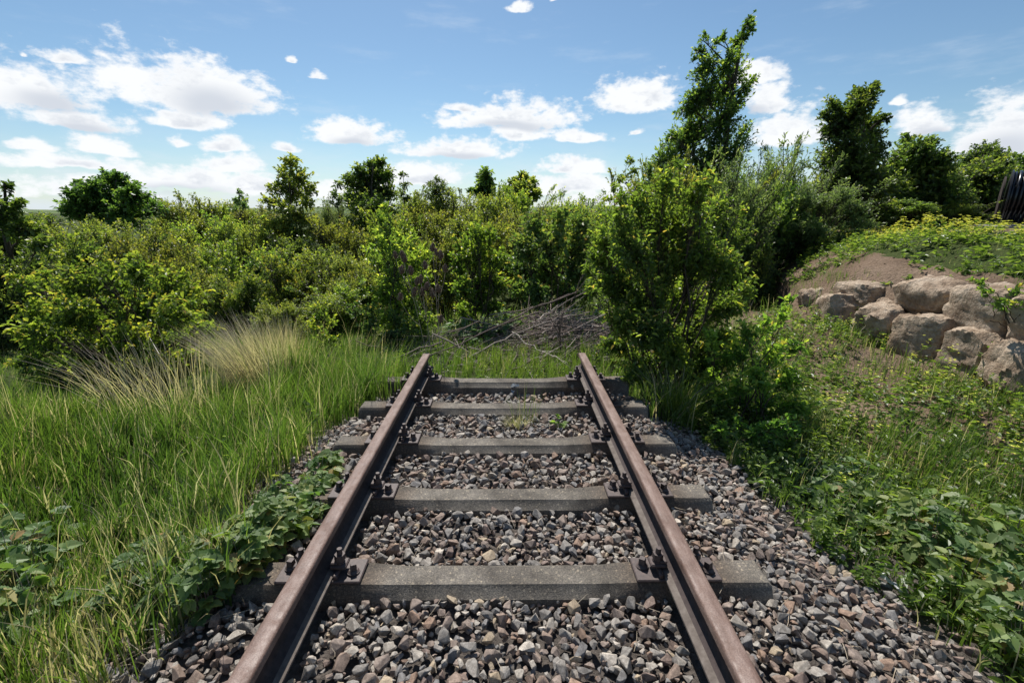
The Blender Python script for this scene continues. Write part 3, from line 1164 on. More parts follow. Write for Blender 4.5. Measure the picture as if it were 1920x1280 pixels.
tree(2, 'dense dark tree with a ragged rounded top, right of the tallest tree', 1600, 15, [(1602, 205, 36), (1570, 235, 42), (1622, 245, 40), (1590, 285, 56), (1640, 285, 30), (1558, 300, 38), (1555, 195, 16), (1545, 215, 18), (1628, 175, 24), (1605, 175, 18), (1640, 165, 12), (1600, 340, 66), (1645, 345, 45), (1548, 350, 40), (1655, 225, 14), (1580, 395, 55), (1640, 395, 45)], M_DARK, depth=.8, top=(1615, 190), tr=.13, group=GT, dens=430, L=0.13, W=0.08, twig_r=.006, tips=.2, up=.35, t_hi=.7, **far_leaf)
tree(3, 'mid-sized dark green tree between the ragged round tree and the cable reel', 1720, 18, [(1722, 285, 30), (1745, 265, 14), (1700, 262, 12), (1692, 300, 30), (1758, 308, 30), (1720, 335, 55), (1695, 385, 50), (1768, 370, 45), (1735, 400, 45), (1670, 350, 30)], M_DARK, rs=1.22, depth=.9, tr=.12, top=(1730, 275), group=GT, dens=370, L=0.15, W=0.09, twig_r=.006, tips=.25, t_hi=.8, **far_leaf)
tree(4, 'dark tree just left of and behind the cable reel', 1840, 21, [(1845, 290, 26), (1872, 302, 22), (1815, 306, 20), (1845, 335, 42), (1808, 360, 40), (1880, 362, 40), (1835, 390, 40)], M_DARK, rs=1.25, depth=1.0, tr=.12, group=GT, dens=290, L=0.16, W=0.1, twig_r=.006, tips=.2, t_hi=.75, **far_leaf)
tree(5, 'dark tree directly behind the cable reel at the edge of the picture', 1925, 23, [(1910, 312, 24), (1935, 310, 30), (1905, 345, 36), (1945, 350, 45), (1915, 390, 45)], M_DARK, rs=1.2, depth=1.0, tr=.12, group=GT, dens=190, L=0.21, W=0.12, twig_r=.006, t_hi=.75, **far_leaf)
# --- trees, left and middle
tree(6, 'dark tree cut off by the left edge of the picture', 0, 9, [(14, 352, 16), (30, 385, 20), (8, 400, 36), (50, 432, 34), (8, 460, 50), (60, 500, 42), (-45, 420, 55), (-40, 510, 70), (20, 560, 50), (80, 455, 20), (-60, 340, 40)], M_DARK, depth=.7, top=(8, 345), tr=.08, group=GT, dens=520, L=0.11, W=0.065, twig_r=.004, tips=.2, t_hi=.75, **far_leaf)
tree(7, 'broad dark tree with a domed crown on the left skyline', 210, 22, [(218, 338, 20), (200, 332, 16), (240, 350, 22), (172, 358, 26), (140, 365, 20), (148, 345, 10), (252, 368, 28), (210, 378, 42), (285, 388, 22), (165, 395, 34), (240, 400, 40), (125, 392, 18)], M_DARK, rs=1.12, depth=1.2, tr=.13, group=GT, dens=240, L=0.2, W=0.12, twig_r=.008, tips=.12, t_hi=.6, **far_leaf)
tree(8, 'slender pale-leaved tree with see-through crown on the left skyline', 545, 17, [(545, 305, 17), (535, 325, 20), (565, 335, 22), (515, 350, 18), (548, 358, 30), (588, 355, 13), (508, 380, 18), (580, 378, 18), (538, 395, 26), (570, 410, 26), (520, 425, 28), (555, 440, 34), (590, 430, 18)], M_OLIVE, rs=1.25, depth=.7, tr=.07, top=(547, 300), group=GT, dens=170, L=0.15, W=0.09, twig_r=.006, tips=.2, t_hi=.8, **far_leaf)
tree(9, 'round-topped bushy tree right of the slender pale-leaved tree', 690, 20, [(700, 312, 16), (715, 305, 12), (675, 325, 20), (720, 330, 22), (655, 340, 14), (690, 352, 36), (660, 375, 22), (728, 362, 18), (695, 395, 36), (672, 420, 28), (720, 400, 26)], M_DARK, rs=1.28, depth=.9, tr=.10, group=GT, dens=290, L=0.15, W=0.095, twig_r=.006, tips=.3, t_hi=.85, **far_leaf)
tree(10, 'wispy sapling on the skyline right of the round-topped bushy tree', 757, 22, [(757, 328, 8), (760, 345, 11), (752, 362, 12), (764, 372, 12)], M_SALLOW, depth=.3, tr=.04, group=GT, dens=170, L=0.16, W=0.08, twig_r=.005, **far_leaf)
tree(11, 'small grey-green spreading tree on the skyline above the hedge', 822, 25, [(818, 340, 10), (805, 348, 8), (830, 350, 12), (820, 360, 18), (842, 362, 10), (800, 366, 10)], M_SALLOW, rs=1.2, depth=.6, tr=.05, group=GT, dens=160, L=0.19, W=0.065, twig_r=.006, **far_leaf)
tree(12, 'narrow upright dark tree in the middle of the skyline', 909, 28, [(911, 325, 11), (905, 336, 13), (914, 345, 15), (907, 358, 17), (918, 362, 12), (895, 356, 9), (882, 358, 6)], M_DARK, rs=1.2, depth=.5, tr=.08, group=GT, dens=240, L=0.24, W=0.15, twig_r=.006, t_hi=.8, tips=.3, **far_leaf)
tree(13, 'wide bushy tree just right of the narrow upright one on the skyline', 985, 28, [(982, 332, 12), (965, 342, 14), (998, 345, 14), (980, 356, 24), (1005, 365, 14), (950, 362, 18), (975, 380, 26)], M_OLIVE, depth=.7, tr=.09, group=GT, dens=230, L=0.24, W=0.14, twig_r=.006, t_hi=.7, tips=.2, **far_leaf)
tree(14, 'thin twiggy sapling poking above the scrub left of the slender tree', 448, 20, [(450, 362, 8), (445, 378, 11), (456, 385, 12), (440, 392, 12)], M_SALLOW, depth=.3, tr=.035, group=GT, dens=170, L=0.16, W=0.08, twig_r=.005, **far_leaf)
tree(15, 'wispy sapling between the slender tree and the round-topped tree', 632, 19, [(633, 345, 9), (628, 362, 12), (640, 375, 12), (626, 385, 12)], M_SALLOW, depth=.3, tr=.035, group=GT, dens=150, L=0.16, W=0.08, twig_r=.005, **far_leaf)
tree(16, 'bare-topped sapling standing up left of the big green shrub', 1160, 9, [(1150, 350, 14), (1168, 335, 14), (1185, 300, 12), (1190, 320, 14), (1140, 375, 18), (1180, 370, 24)], M_OLIVE, depth=.3, tr=.03, group=GT, dens=200, L=0.075, W=0.045, twig_r=.004, tips=.4, **far_leaf)

# --- generic shrub forms: each is grown once, then copied
def form(seed, lmat, H, Wd, n=38, shape='dome', **kw):
    rng = np.random.default_rng(seed)
    a = rng.uniform(0, 6.28, n)
    q = rng.uniform(0, 1, n)
    if shape == 'dome':
        z = H * (.14 + .68 * q)
        rr_ = Wd * .5 * np.sqrt(np.clip(1 - (z / H - .30) ** 2 * 2.4, .05, 1)) * np.where(rng.uniform(0, 1, n) < .7, rng.uniform(.62, .92, n), rng.uniform(.05, .6, n))
        r = rng.uniform(.10, .18, n) * Wd
    elif shape == 'vase':
        z = H * (.3 + .58 * q)
        rr_ = Wd * .5 * (.35 + .55 * z / H) * rng.uniform(.3, 1, n)
        r = rng.uniform(.10, .19, n) * Wd
    else:
        z = H * (.15 + .7 * q)
        rr_ = Wd * .42 * (1.05 - z / H) * rng.uniform(.4, 1, n)
        r = rng.uniform(.12, .2, n) * Wd * (1.15 - .6 * z / H)
    cl = np.stack([rr_ * np.cos(a), rr_ * np.sin(a), z, r], -1)
    spikes = np.stack([Wd * .3 * rng.normal(size=6), Wd * .3 * rng.normal(size=6), H * rng.uniform(.86, .98, 6), np.full(6, .055 * Wd)], -1)
    cl = np.concatenate([cl, spikes])
    wood, leaf = grow(rng, cl, base_r=.12 * Wd, wood_r=.02, **kw)
    return wood.mesh('stems', True), leaf.mesh('foliage'), lmat, H, Wd


FORMS = {
    'A': form(51, M_OLIVE, 2.8, 3.0, dens=313, nl=10, L=0.084, W=0.050, kind='quad', tk=3, twig_r=.004, tips=.30, t_hi=.65, up=.25, tw_up=.12),
    'B': form(52, M_LIGHT, 2.6, 2.8, dens=289, nl=10, L=0.084, W=0.054, kind='quad', tk=3, twig_r=.004, tips=.3, t_hi=.6, up=.25, tw_up=.12),
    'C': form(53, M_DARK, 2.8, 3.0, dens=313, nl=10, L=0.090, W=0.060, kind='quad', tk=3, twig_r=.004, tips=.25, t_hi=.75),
    'D': form(54, M_SALLOW, 2.8, 2.8, shape='dome', dens=362, nl=12, L=0.095, W=0.029, kind='quad', tk=3, twig_r=.004, tips=.2, t_hi=.7, up=.25, tw_up=.12),
    'E': form(55, M_GOLD, 2.6, 2.8, shape='dome', dens=301, nl=10, L=0.078, W=0.050, kind='quad', tk=3, twig_r=.004, tips=.35, t_hi=.6, up=.255),
    'F': form(56, M_OLIVE, 2.8, 2.8, shape='dome', dens=313, nl=10, L=0.084, W=0.048, kind='quad', tk=3, twig_r=.004, tips=.35, t_hi=.6, up=.25, tw_up=.12),
    'G': form(57, M_LIGHT, 2.4, 3.0, n=26, dens=289, nl=10, L=0.067, W=0.046, kind='quad', tk=3, twig_r=.003, tips=.3, t_hi=.65),
}
rgs = np.random.default_rng(77)


def shrub(form_key, x0, x1, ytop, Yc, label, group='scrub bushes beyond the track', name='shrub', sink=0.0):
    wm, lm, lmat, H, Wd = FORMS[form_key]
    p = at((x0 + x1) / 2, ytop, Yc)
    z0 = float(gz(p[0], Yc)) - sink
    hgt = p[2] - z0
    wid = (x1 - x0) * px_m(Yc)
    r = empty(name, (p[0], Yc, z0), rgs.uniform(0, 6.28))
    sx = wid / Wd * 1.42
    r.scale = (sx * rgs.uniform(.92, 1.08), sx * rgs.uniform(.92, 1.08), hgt / H * (1.02 if Yc < 20 else 1.10))
    tag(r, label, 'shrub', group)
    link('stems', wm, M_BARK, r)
    link('foliage', lm, lmat, r)
    return r


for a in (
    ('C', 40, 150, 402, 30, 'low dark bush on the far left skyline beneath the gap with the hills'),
    ('A', 285, 400, 372, 27, 'olive bush on the skyline right of the broad domed tree'),
    ('B', 370, 470, 376, 29, 'pale green bush on the skyline above the left thicket'),
    ('F', 440, 530, 384, 25, 'pointed olive bush beneath the thin twiggy sapling'),
    ('D', 580, 660, 380, 24, 'grey-green willow bush between the two skyline trees'),
    ('A', 725, 840, 362, 26, 'olive hedge bush with a flat top under the small grey-green tree'),
    ('F', 800, 900, 358, 25, 'olive hedge bush rising to the left of the narrow upright tree'),
    ('A', 870, 975, 362, 22, 'rounded olive bush in front of the narrow upright tree'),
    ('B', 930, 1020, 352, 25, 'pale frothy bush in front of the wide skyline tree'),
    ('G', 1000, 1100, 372, 26, 'pale low bush on the skyline left of the big green shrub'),
    ('B', 1070, 1170, 376, 20, 'light bush directly behind the left side of the big green shrub'),
    ('A', 70, 200, 400, 17, 'olive bush below the left part of the broad domed tree'),
    ('F', 160, 290, 402, 15, 'yellow-olive bush below the middle of the broad domed tree'),
    ('A', 255, 370, 412, 16, 'rust-tinted olive bush below the right part of the broad domed tree'),
    ('B', 330, 450, 396, 17, 'rounded light green bush in the middle of the left thicket'),
    ('A', 400, 510, 400, 16, 'olive bush just left of the slender pale-leaved tree'),
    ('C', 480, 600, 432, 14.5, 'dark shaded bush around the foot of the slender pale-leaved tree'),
    ('F', 585, 690, 394, 16, 'olive bush between the slender tree and the round-topped tree'),
    ('B', 680, 770, 384, 15, 'light bush right below the round-topped bushy tree'),
    ('A', 740, 860, 376, 17, 'large olive hedge bush behind the teasels'),
    ('F', 830, 960, 384, 15.5, 'large olive hedge bush behind the small dark-hearted shrub'),
    ('A', 930, 1050, 380, 17, 'wide olive hedge bush behind the bramble thicket'),
    ('G', 1010, 1120, 384, 15, 'pale green bush behind the brush pile, left of the big green shrub'),
    ('B', 20, 160, 428, 12, 'light bush beside the dark tree on the left edge'),
    ('C', 100, 240, 440, 12.5, 'dark bush behind the golden-tipped shrub, on its left'),
    ('A', 200, 330, 430, 11.5, 'olive bush right behind the golden-tipped shrub'),
    ('F', 290, 400, 445, 11.0, 'olive bush to the right behind the golden-tipped shrub'),
    ('B', 370, 500, 442, 10.5, 'light green bush above the pale dry grass tuft'),
    ('C', 455, 560, 470, 10.5, 'dark bush in the hollow above the pale dry grass tuft'),
    ('F', 555, 660, 452, 11.0, 'olive bush beside the hollow, left of the tall light shrub'),
    ('A', 620, 720, 470, 10, 'low olive bush just left of the tall light shrub'),
    ('E', 405, 500, 505, 8.2, 'yellow-green bush right of the golden-tipped shrub'),
    ('E', 480, 585, 470, 8.8, 'tall yellow-green bush behind the pale dry grass tuft'),
    ('G', 560, 660, 545, 7.6, 'small whitish-green bush with straw flecks left of the teasels'),
    ('F', 640, 715, 490, 8.5, 'small bushy olive shrub against the tall light shrub'),
    ('A', 770, 880, 430, 9.5, 'olive shrub behind the teasel heads'),
    ('A', 1190, 1340, 288, 10.5, 'olive-green shrub rising behind the big green shrub, on its left'),
    ('A', 1180, 1290, 300, 9.5, 'olive shrub directly behind the top of the big green shrub'),
    ('D', 1280, 1440, 285, 11, 'grey-green feathery shrub right behind the big green shrub'),
    ('D', 1390, 1530, 262, 13, 'tall wispy willow shrub between the tallest tree and the ragged round tree'),
    ('D', 1470, 1610, 335, 11, 'pale feathery willow bush leaning over the earth mound'),
    ('C', 1375, 1530, 325, 11.5, 'dark shrub in the hollow beside the pale feathery willow'),
    ('C', 1330, 1440, 390, 9.5, 'dark shaded shrub between the big green shrub and the earth mound'),
    ('C', 1620, 1730, 370, 16, 'dark bush behind the yellow flowers, below the ragged round tree'),
    ('G', 1700, 1800, 375, 17, 'lighter bush at the foot of the mid-sized dark tree'),
    ('C', 1555, 1690, 335, 18, 'dark bush filling the gap right below the ragged round tree'),
    ('A', 1640, 1780, 300, 20.5, 'olive-green bush between the ragged round tree and the mid-sized tree'),
    ('C', 1750, 1860, 312, 22, 'dark bush closing the gap left of the tree behind the cable reel'),
    ('A', 1840, 1960, 312, 25, 'olive bush behind the cable reel, below the tree tops'),
    ('C', -40, 70, 480, 7.6, 'dark shaded bush at the left edge, left of the golden-tipped shrub'),
    ('A', 480, 560, 560, 6.6, 'low olive bush behind the green half of the pale grass tuft'),
    ('B', 590, 690, 520, 8.0, 'rounded light green bush just left of the teasels'),
    ('A', 330, 430, 500, 8.8, 'olive bush in the gap right behind the golden-tipped shrub'),
    ('C', 1790, 1880, 380, 19, 'dark bush at the foot of the tree left of the cable reel'),
):
    shrub(*a)

# --- shrubs built one by one
shrub_px(21, 'golden-tipped green shrub on the left beside the tall grass', 215, 5.35, [(78, 535, 36), (130, 522, 38), (200, 512, 40), (262, 505, 36), (322, 522, 34), (362, 545, 32), (62, 585, 42), (130, 582, 52), (200, 575, 52), (270, 575, 52), (340, 585, 46), (92, 640, 48), (160, 640, 56), (240, 640, 56), (310, 640, 50), (380, 622, 36), (398, 650, 24), (120, 690, 42), (200, 700, 48), (290, 690, 46), (355, 680, 32), (32, 528, 22), (14, 518, 12), (46, 622, 32), (150, 492, 14), (245, 486, 12), (300, 500, 14), (350, 515, 12), (80, 508, 12), (90, 705, 36), (160, 715, 36), (240, 715, 36), (310, 705, 34), (370, 700, 26), (50, 680, 34)], M_GOLD, depth=.75, dens=1000, nl=9, L=0.066, W=0.038, kind='oval', tips=.42, wood_r=.009, twig_r=.0028, base_r=.5, t_hi=.62, up=.15, droop=.25)
shrub_px(22, 'big green shrub with pointed leaves leaning over the right rail end', 1262, 4.45, [(1190, 365, 38), (1250, 335, 36), (1310, 345, 34), (1230, 400, 50), (1292, 398, 50), (1350, 382, 34), (1392, 390, 14), (1404, 440, 18), (1160, 405, 36), (1130, 442, 34), (1112, 482, 26), (1180, 462, 52), (1250, 470, 56), (1320, 470, 52), (1370, 500, 40), (1400, 540, 30), (1150, 530, 42), (1108, 540, 22), (1210, 540, 56), (1290, 550, 56), (1360, 570, 42), (1160, 600, 42), (1220, 620, 52), (1290, 630, 52), (1350, 632, 38), (1200, 680, 42), (1258, 695, 42), (1148, 645, 26), (1310, 690, 36), (1215, 318, 14), (1275, 305, 14), (1330, 320, 12), (1165, 365, 12), (1098, 500, 10), (1375, 440, 18), (1230, 718, 30), (1300, 722, 28), (1180, 700, 26), (1265, 660, 44), (1340, 680, 34)], M_PRIVET, depth=.55, dens=1800, nl=9, L=0.062, W=0.03, kind='oval', tips=.20, wood_r=.014, twig_r=.002, base_r=.22, t_hi=.68, up=.15, droop=.3)
shrub_px(23, 'tall light green shrub standing behind the dry teasels', 745, 7.2, [(720, 405, 18), (728, 430, 24), (705, 450, 24), (745, 455, 32), (775, 445, 22), (720, 485, 38), (770, 485, 34), (740, 520, 42), (790, 520, 30), (715, 545, 34), (760, 565, 42), (735, 600, 40), (790, 600, 34), (725, 385, 9), (800, 470, 18), (690, 470, 14)], M_LIGHT, depth=.5, dens=620, nl=8, L=0.075, W=0.045, kind='oval', tips=.35, twig_r=.003, base_r=.18, t_hi=.6)
shrub_px(24, 'small dark-hearted shrub with yellowish top behind the brush pile', 895, 7.2, [(890, 430, 22), (915, 440, 24), (865, 450, 24), (895, 470, 40), (935, 478, 26), (858, 490, 24), (900, 515, 44), (865, 535, 28), (935, 530, 26), (895, 560, 36), (925, 575, 24), (870, 585, 24)], M_GOLD, depth=.5, dens=950, nl=8, L=0.07, W=0.043, kind='oval', tips=.25, twig_r=.003, base_r=.15, t_hi=.6)
shrub_px(25, 'bramble thicket with grey-green leaves behind the brush pile', 1040, 7.9, [(1000, 415, 30), (1050, 405, 30), (1090, 410, 30), (985, 455, 38), (1035, 450, 42), (1090, 455, 40), (980, 500, 36), (1030, 500, 44), (1085, 505, 40), (1000, 545, 34), (1060, 545, 36), (1105, 540, 28), (970, 540, 24)], M_BRAMBLE, depth=.6, dens=650, nl=8, L=0.085, W=0.06, kind='oval', tips=.2, twig_r=.0035, base_r=.5, t_hi=.8, name='bramble_thicket', cat='bramble')
shrub_px(26, 'leafy sapling in front of the big green shrub, arching towards the boulders', 1440, 3.75, [(1478, 562, 10), (1468, 585, 16), (1440, 605, 22), (1400, 615, 22), (1385, 655, 28), (1450, 655, 32), (1492, 645, 18), (1420, 705, 34), (1482, 712, 32), (1382, 722, 28), (1440, 765, 36), (1500, 765, 28), (1400, 790, 34), (1352, 745, 22)], M_PRIVET, depth=.3, dens=1700, nl=7, L=0.056, W=0.034, kind='oval', tips=.4, wood_r=.008, twig_r=.0016, base_r=.16, t_hi=.75)
shrub_px(27, 'low leafy seedling shrub beside the ballast, nearest of the shrubs on the right', 1400, 3.2, [(1390, 800, 26), (1430, 810, 30), (1480, 800, 28), (1350, 800, 20), (1460, 840, 26), (1410, 850, 24)], M_PRIVET, depth=.2, dens=1700, nl=7, L=.045, W=.026, kind='oval', tips=.15, wood_r=.006, twig_r=.0016, base_r=.16, t_hi=.5)
shrub_px(32, 'low dense shrub closing the gap between the big green shrub and the arching sapling', 1350, 4.1, [(1330, 630, 28), (1368, 672, 34), (1335, 712, 34), (1400, 735, 34), (1300, 752, 26), (1360, 772, 32), (1420, 680, 24), (1450, 780, 26)], M_PRIVET, depth=.3, dens=1500, nl=7, L=.055, W=.032, kind='oval', tips=.3, wood_r=.007, twig_r=.0018, base_r=.2, t_hi=.7)
shrub_px(28, 'small sapling with round leaves in the grass left of the rail end', 600, 5.6, [(600, 580, 20), (585, 605, 18), (622, 600, 18), (605, 630, 24), (628, 640, 18), (590, 650, 18)], M_GOLD, depth=.2, dens=900, nl=8, L=.045, W=.03, kind='oval', tips=.3, wood_r=.006, twig_r=.002, base_r=.05, t_hi=.75)
shrub_px(29, 'frothy pale bramble behind the grass, right beside the teasel stems', 700, 6.6, [(660, 575, 22), (700, 585, 26), (740, 595, 26), (690, 612, 26), (730, 625, 26), (770, 615, 24)], M_BRAMBLE, depth=.35, dens=750, nl=8, L=.055, W=.038, kind='oval', tips=.25, twig_r=.0025, base_r=.4, t_hi=.85, name='bramble_thicket', cat='bramble')
shrub_px(30, 'leafy bramble sprays hanging over the boulder wall at the right edge', 1890, 4.3, [(1830, 530, 12), (1850, 548, 16), (1872, 565, 18), (1890, 590, 22), (1905, 545, 18), (1915, 615, 22), (1905, 640, 18), (1930, 570, 26), (1895, 668, 12)], M_PRIVET, depth=.12, base=np.array([4.75, 4.25, .55]), dens=1300, nl=7, L=.045, W=.028, kind='oval', tips=.3, wood_r=.006, twig_r=.0018, base_r=.2, t_hi=.75, name='bramble', cat='bramble')
shrub_px(31, 'low weedy shrub at the foot of the big green shrub, left side', 1180, 5.3, [(1130, 655, 18), (1160, 640, 20), (1110, 675, 16), (1150, 680, 20), (1190, 670, 22)], M_BRAMBLE, depth=.25, dens=900, nl=7, L=.05, W=.034, kind='oval', tips=.2, twig_r=.002, base_r=.25, t_hi=.8)

# --- trailing brambles on the stones
def trifoliate(seed):
    r = np.random.default_rng(seed)
    mb = MB()
    an = [0, 1.1, -1.1] + ([2.0, -2.0] if seed % 3 == 0 else [])
    an = np.array(an) + r.normal(0, .1, len(an))
    D = np.stack([np.cos(an), np.sin(an), r.normal(-.12, .12, len(an))], -1)
    ln = np.array([.068, .054, .054, .040, .040][:len(an)]) * r.uniform(.88, 1.12, len(an))
    leaves(mb, D * .006, D, np.array([0, 0, 1.0]) + r.normal(size=(len(an), 3)) * .14, ln, ln * r.uniform(.74, .92), np.clip(r.uniform(.3, .9) + r.normal(0, .06, len(an)), 0, 1), 'serr', .17, .2)
    tubes(mb, np.array([[[-.035, 0, -.012], [-.015, 0, -.002], [.004, 0, 0]]]), np.array([[.0011, .001, .001]]), 4, .6)
    me = mb.mesh('leaf')
    me.materials.append(M_BRAMBLE)
    return me


TRIFOLIATE = [trifoliate(900 + k) for k in range(14)]


def bramble_patch(label, spots, seed, lmat=None, hmax=.22, L=.062, per=1.0, name='bramble', cat='bramble', group=None, single=False):
    rng = np.random.default_rng(seed)
    base = ground_at(*spots[0][:2])
    wood, leaf = MB(), MB()
    Ps, Ds, Ns, Ts, singles = [], [], [], [], []
    for px, py, rp, n in spots:
        c = ground_at(px, py)
        zc_ = (c - np.array([0, 0, CAM_Z])) @ _F
        r = rp * zc_ / FPX
        n = int(n * per)
        a = rng.uniform(0, 6.28, n)
        q = r * np.sqrt(rng.uniform(0, 1, n))
        x, y = c[0] + q * np.cos(a), c[1] + q * np.sin(a) * 1.2
        h_ = hmax * rng.uniform(.18, 1, n) * (1 - .5 * (q / r) ** 2)
        top = np.stack([x, y, surf(x, y) + h_], -1)
        root = np.stack([c[0] + q * .55 * np.cos(a), c[1] + q * .5 * np.sin(a), surf(c[0] + q * .55 * np.cos(a), c[1] + q * .5 * np.sin(a)) - .01], -1)
        ctrl = root * .4 + top * .6 + np.array([0, 0, 1]) * h_[:, None] * .5
        tubes(wood, bezier(root, ctrl, top, 5) - base, np.tile(np.linspace(.0022, .0012, 5)[None], (n, 1)), 4)
        out = norm(np.stack([np.cos(a), np.sin(a), np.full(n, .15)], -1) + rng.normal(size=(n, 3)) * .45)
        if single:
            Nn = norm(np.array([0, -.12, 1.0]) + rng.normal(size=(n, 3)) * .30)
            S_ = norm(np.cross(Nn, out))
            D_ = np.cross(S_, Nn)
            for q in range(n):
                singles.append((top[q] - base, D_[q], S_[q], Nn[q], L / .06 * rng.uniform(.65, 1.25)))
            continue
        for s, f in ((0, 1.15), (1.05, .9), (-1.05, .9), (2.0, .7), (-2.0, .7)):
            keep = rng.uniform(0, 1, n) < (1 if abs(s) < 1.5 else .35)
            c_, s_ = math.cos(s), math.sin(s)
            d = np.stack([out[:, 0] * c_ - out[:, 1] * s_, out[:, 0] * s_ + out[:, 1] * c_, out[:, 2] - .1], -1)[keep]
            Ps.append((top - base)[keep])
            Ds.append(d)
            Ns.append((np.array([0, 0, 1.0]) + rng.normal(size=(n, 3)) * .32)[keep])
            Ts.append(np.stack([np.full(n, f) * L * rng.uniform(.65, 1.25, n), np.clip(rng.uniform(.25, .85, n) + (rng.uniform(0, 1, n) < .06) * .3, 0, 1)], -1)[keep])
    if single:
        r = empty(name, base)
        tag(r, label, cat, group)
        tag(wood.build('stems', M_STICK, r, smooth=True), kind='stuff')
        for p, d, s_, n_, sc in singles:
            o = link('leaf', TRIFOLIATE[int(rng.integers(0, len(TRIFOLIATE)))], None, r)
            o.matrix_local = Matrix(((d[0], s_[0], n_[0], p[0]), (d[1], s_[1], n_[1], p[1]), (d[2], s_[2], n_[2], p[2]), (0, 0, 0, 1))) @ Matrix.Scale(float(sc), 4)
        return r
    Ps, Ds, Ns, Ts = (np.concatenate(v) for v in (Ps, Ds, Ns, Ts))
    leaves(leaf, Ps, Ds, Ns, Ts[:, 0], Ts[:, 0] * .78, Ts[:, 1], 'serr', .16, .18)
    return place(name, label, cat, base, wood, leaf, lmat or M_BRAMBLE, group, wmat=M_STICK)


GB = 'brambles creeping over the ballast'
bramble_patch('bramble with yellowing leaves creeping along the outside of the left rail', [(602, 900, 26, 50), (625, 880, 14, 22), (578, 938, 28, 50), (548, 965, 26, 36), (590, 965, 22, 34), (555, 1000, 26, 36), (530, 935, 14, 14), (612, 930, 22, 30)], 61, group=GB, single=True, hmax=.15, L=.048)
bramble_patch('denser dark bramble clump lower down against the left rail', [(475, 1060, 44, 80), (505, 1035, 32, 56), (445, 1100, 38, 56), (410, 1060, 28, 30), (520, 1005, 22, 24), (470, 1090, 34, 50)], 62, group=GB, single=True, hmax=.30, L=.052)
bramble_patch('bramble mixed into the grass at the lower left', [(340, 1130, 50, 64), (300, 1080, 40, 40), (390, 1140, 40, 50), (250, 1140, 40, 34)], 63, group=GB, hmax=.26, L=.05)
bramble_patch('pale bramble spreading onto the ballast on the right', [(1560, 950, 50, 34), (1610, 920, 44, 30), (1530, 900, 24, 12), (1640, 965, 44, 30), (1580, 985, 34, 16)], 64, group=GB, single=True, hmax=.2, L=.062)
bramble_patch('big-leaved bramble at the right edge above the stones', [(1740, 1060, 60, 44), (1800, 1010, 60, 44), (1840, 1090, 56, 36), (1700, 1010, 44, 30), (1890, 1050, 50, 30), (1800, 1130, 40, 20)], 65, group=GB, single=True, hmax=.32, L=.062)
bramble_patch('shaded bramble in the lower right corner', [(1890, 1170, 50, 30), (1920, 1240, 60, 30), (1870, 1110, 40, 22)], 66, group=GB, single=True, hmax=.3, L=.06)
bramble_patch('dark nettle-like clump in the lower left corner', [(40, 1130, 70, 40), (90, 1200, 60, 34), (20, 1230, 60, 30), (60, 1050, 50, 24)], 67, hmax=.42, L=.065, name='nettle_clump', cat='nettle')
bramble_patch('low bramble in front of the brush pile', [(900, 650, 30, 70), (960, 640, 36, 90), (1010, 630, 36, 90), (1060, 615, 32, 70), (1110, 630, 28, 60), (860, 640, 28, 60), (930, 610, 30, 50), (1090, 590, 24, 40)], 68, hmax=.36, L=.072, group=GB)
bramble_patch('small green weed growing from the stones by the fourth sleeper', [(1048, 800, 10, 10)], 69, lmat=M_WEED, hmax=.10, L=.038, name='weed', cat='weed')

# --- grass
def blades(mb, root, h, lean, w, tint, bend=.5, k=4):
    """root (n,3); lean (n,2) horizontal reach of the tip"""
    n = len(root)
    s = np.linspace(0, 1, k)[None, :, None]
    L2 = np.concatenate([lean, np.zeros((n, 1))], 1)[:, None]
    pts = root[:, None] + np.array([0, 0, 1.0]) * (h[:, None, None] * (s - .22 * bend * s ** 3)) + L2 * s ** 2
    side = norm(np.stack([-lean[:, 1], lean[:, 0], np.zeros(n)], -1) + 1e-6)
    rot = np.random.default_rng(n).uniform(-1.2, 1.2, n)
    side = np.stack([side[:, 0] * np.cos(rot) - side[:, 1] * np.sin(rot), side[:, 0] * np.sin(rot) + side[:, 1] * np.cos(rot), side[:, 2]], -1)
    wd = np.array([.75, 1.0, .7, .06]) if k == 4 else np.linspace(1, .06, k)
    off = side[:, None] * (w[:, None] * wd[None])[:, :, None] * .5
    V = np.stack([pts - off, pts + off], 2).reshape(-1, 3)
    i = np.arange(n)[:, None] * (2 * k)
    j = np.arange(k - 1)[None] * 2
    b = (i + j)
    mb.add(V, np.stack([b, b + 1, b + 3, b + 2], -1).reshape(-1, 4), np.repeat(tint, k - 1))


rngG = np.random.default_rng(300)
gr = MB()


def left_edge(y):
    return XT - (1.30 + .22 * np.sin(y * 2.3 + .5) + .10 * np.sin(y * 6.1) + .25 * np.exp(-((y - 2.1) / .5) ** 2) - .2 * sstep(2.7, 3.5, y))


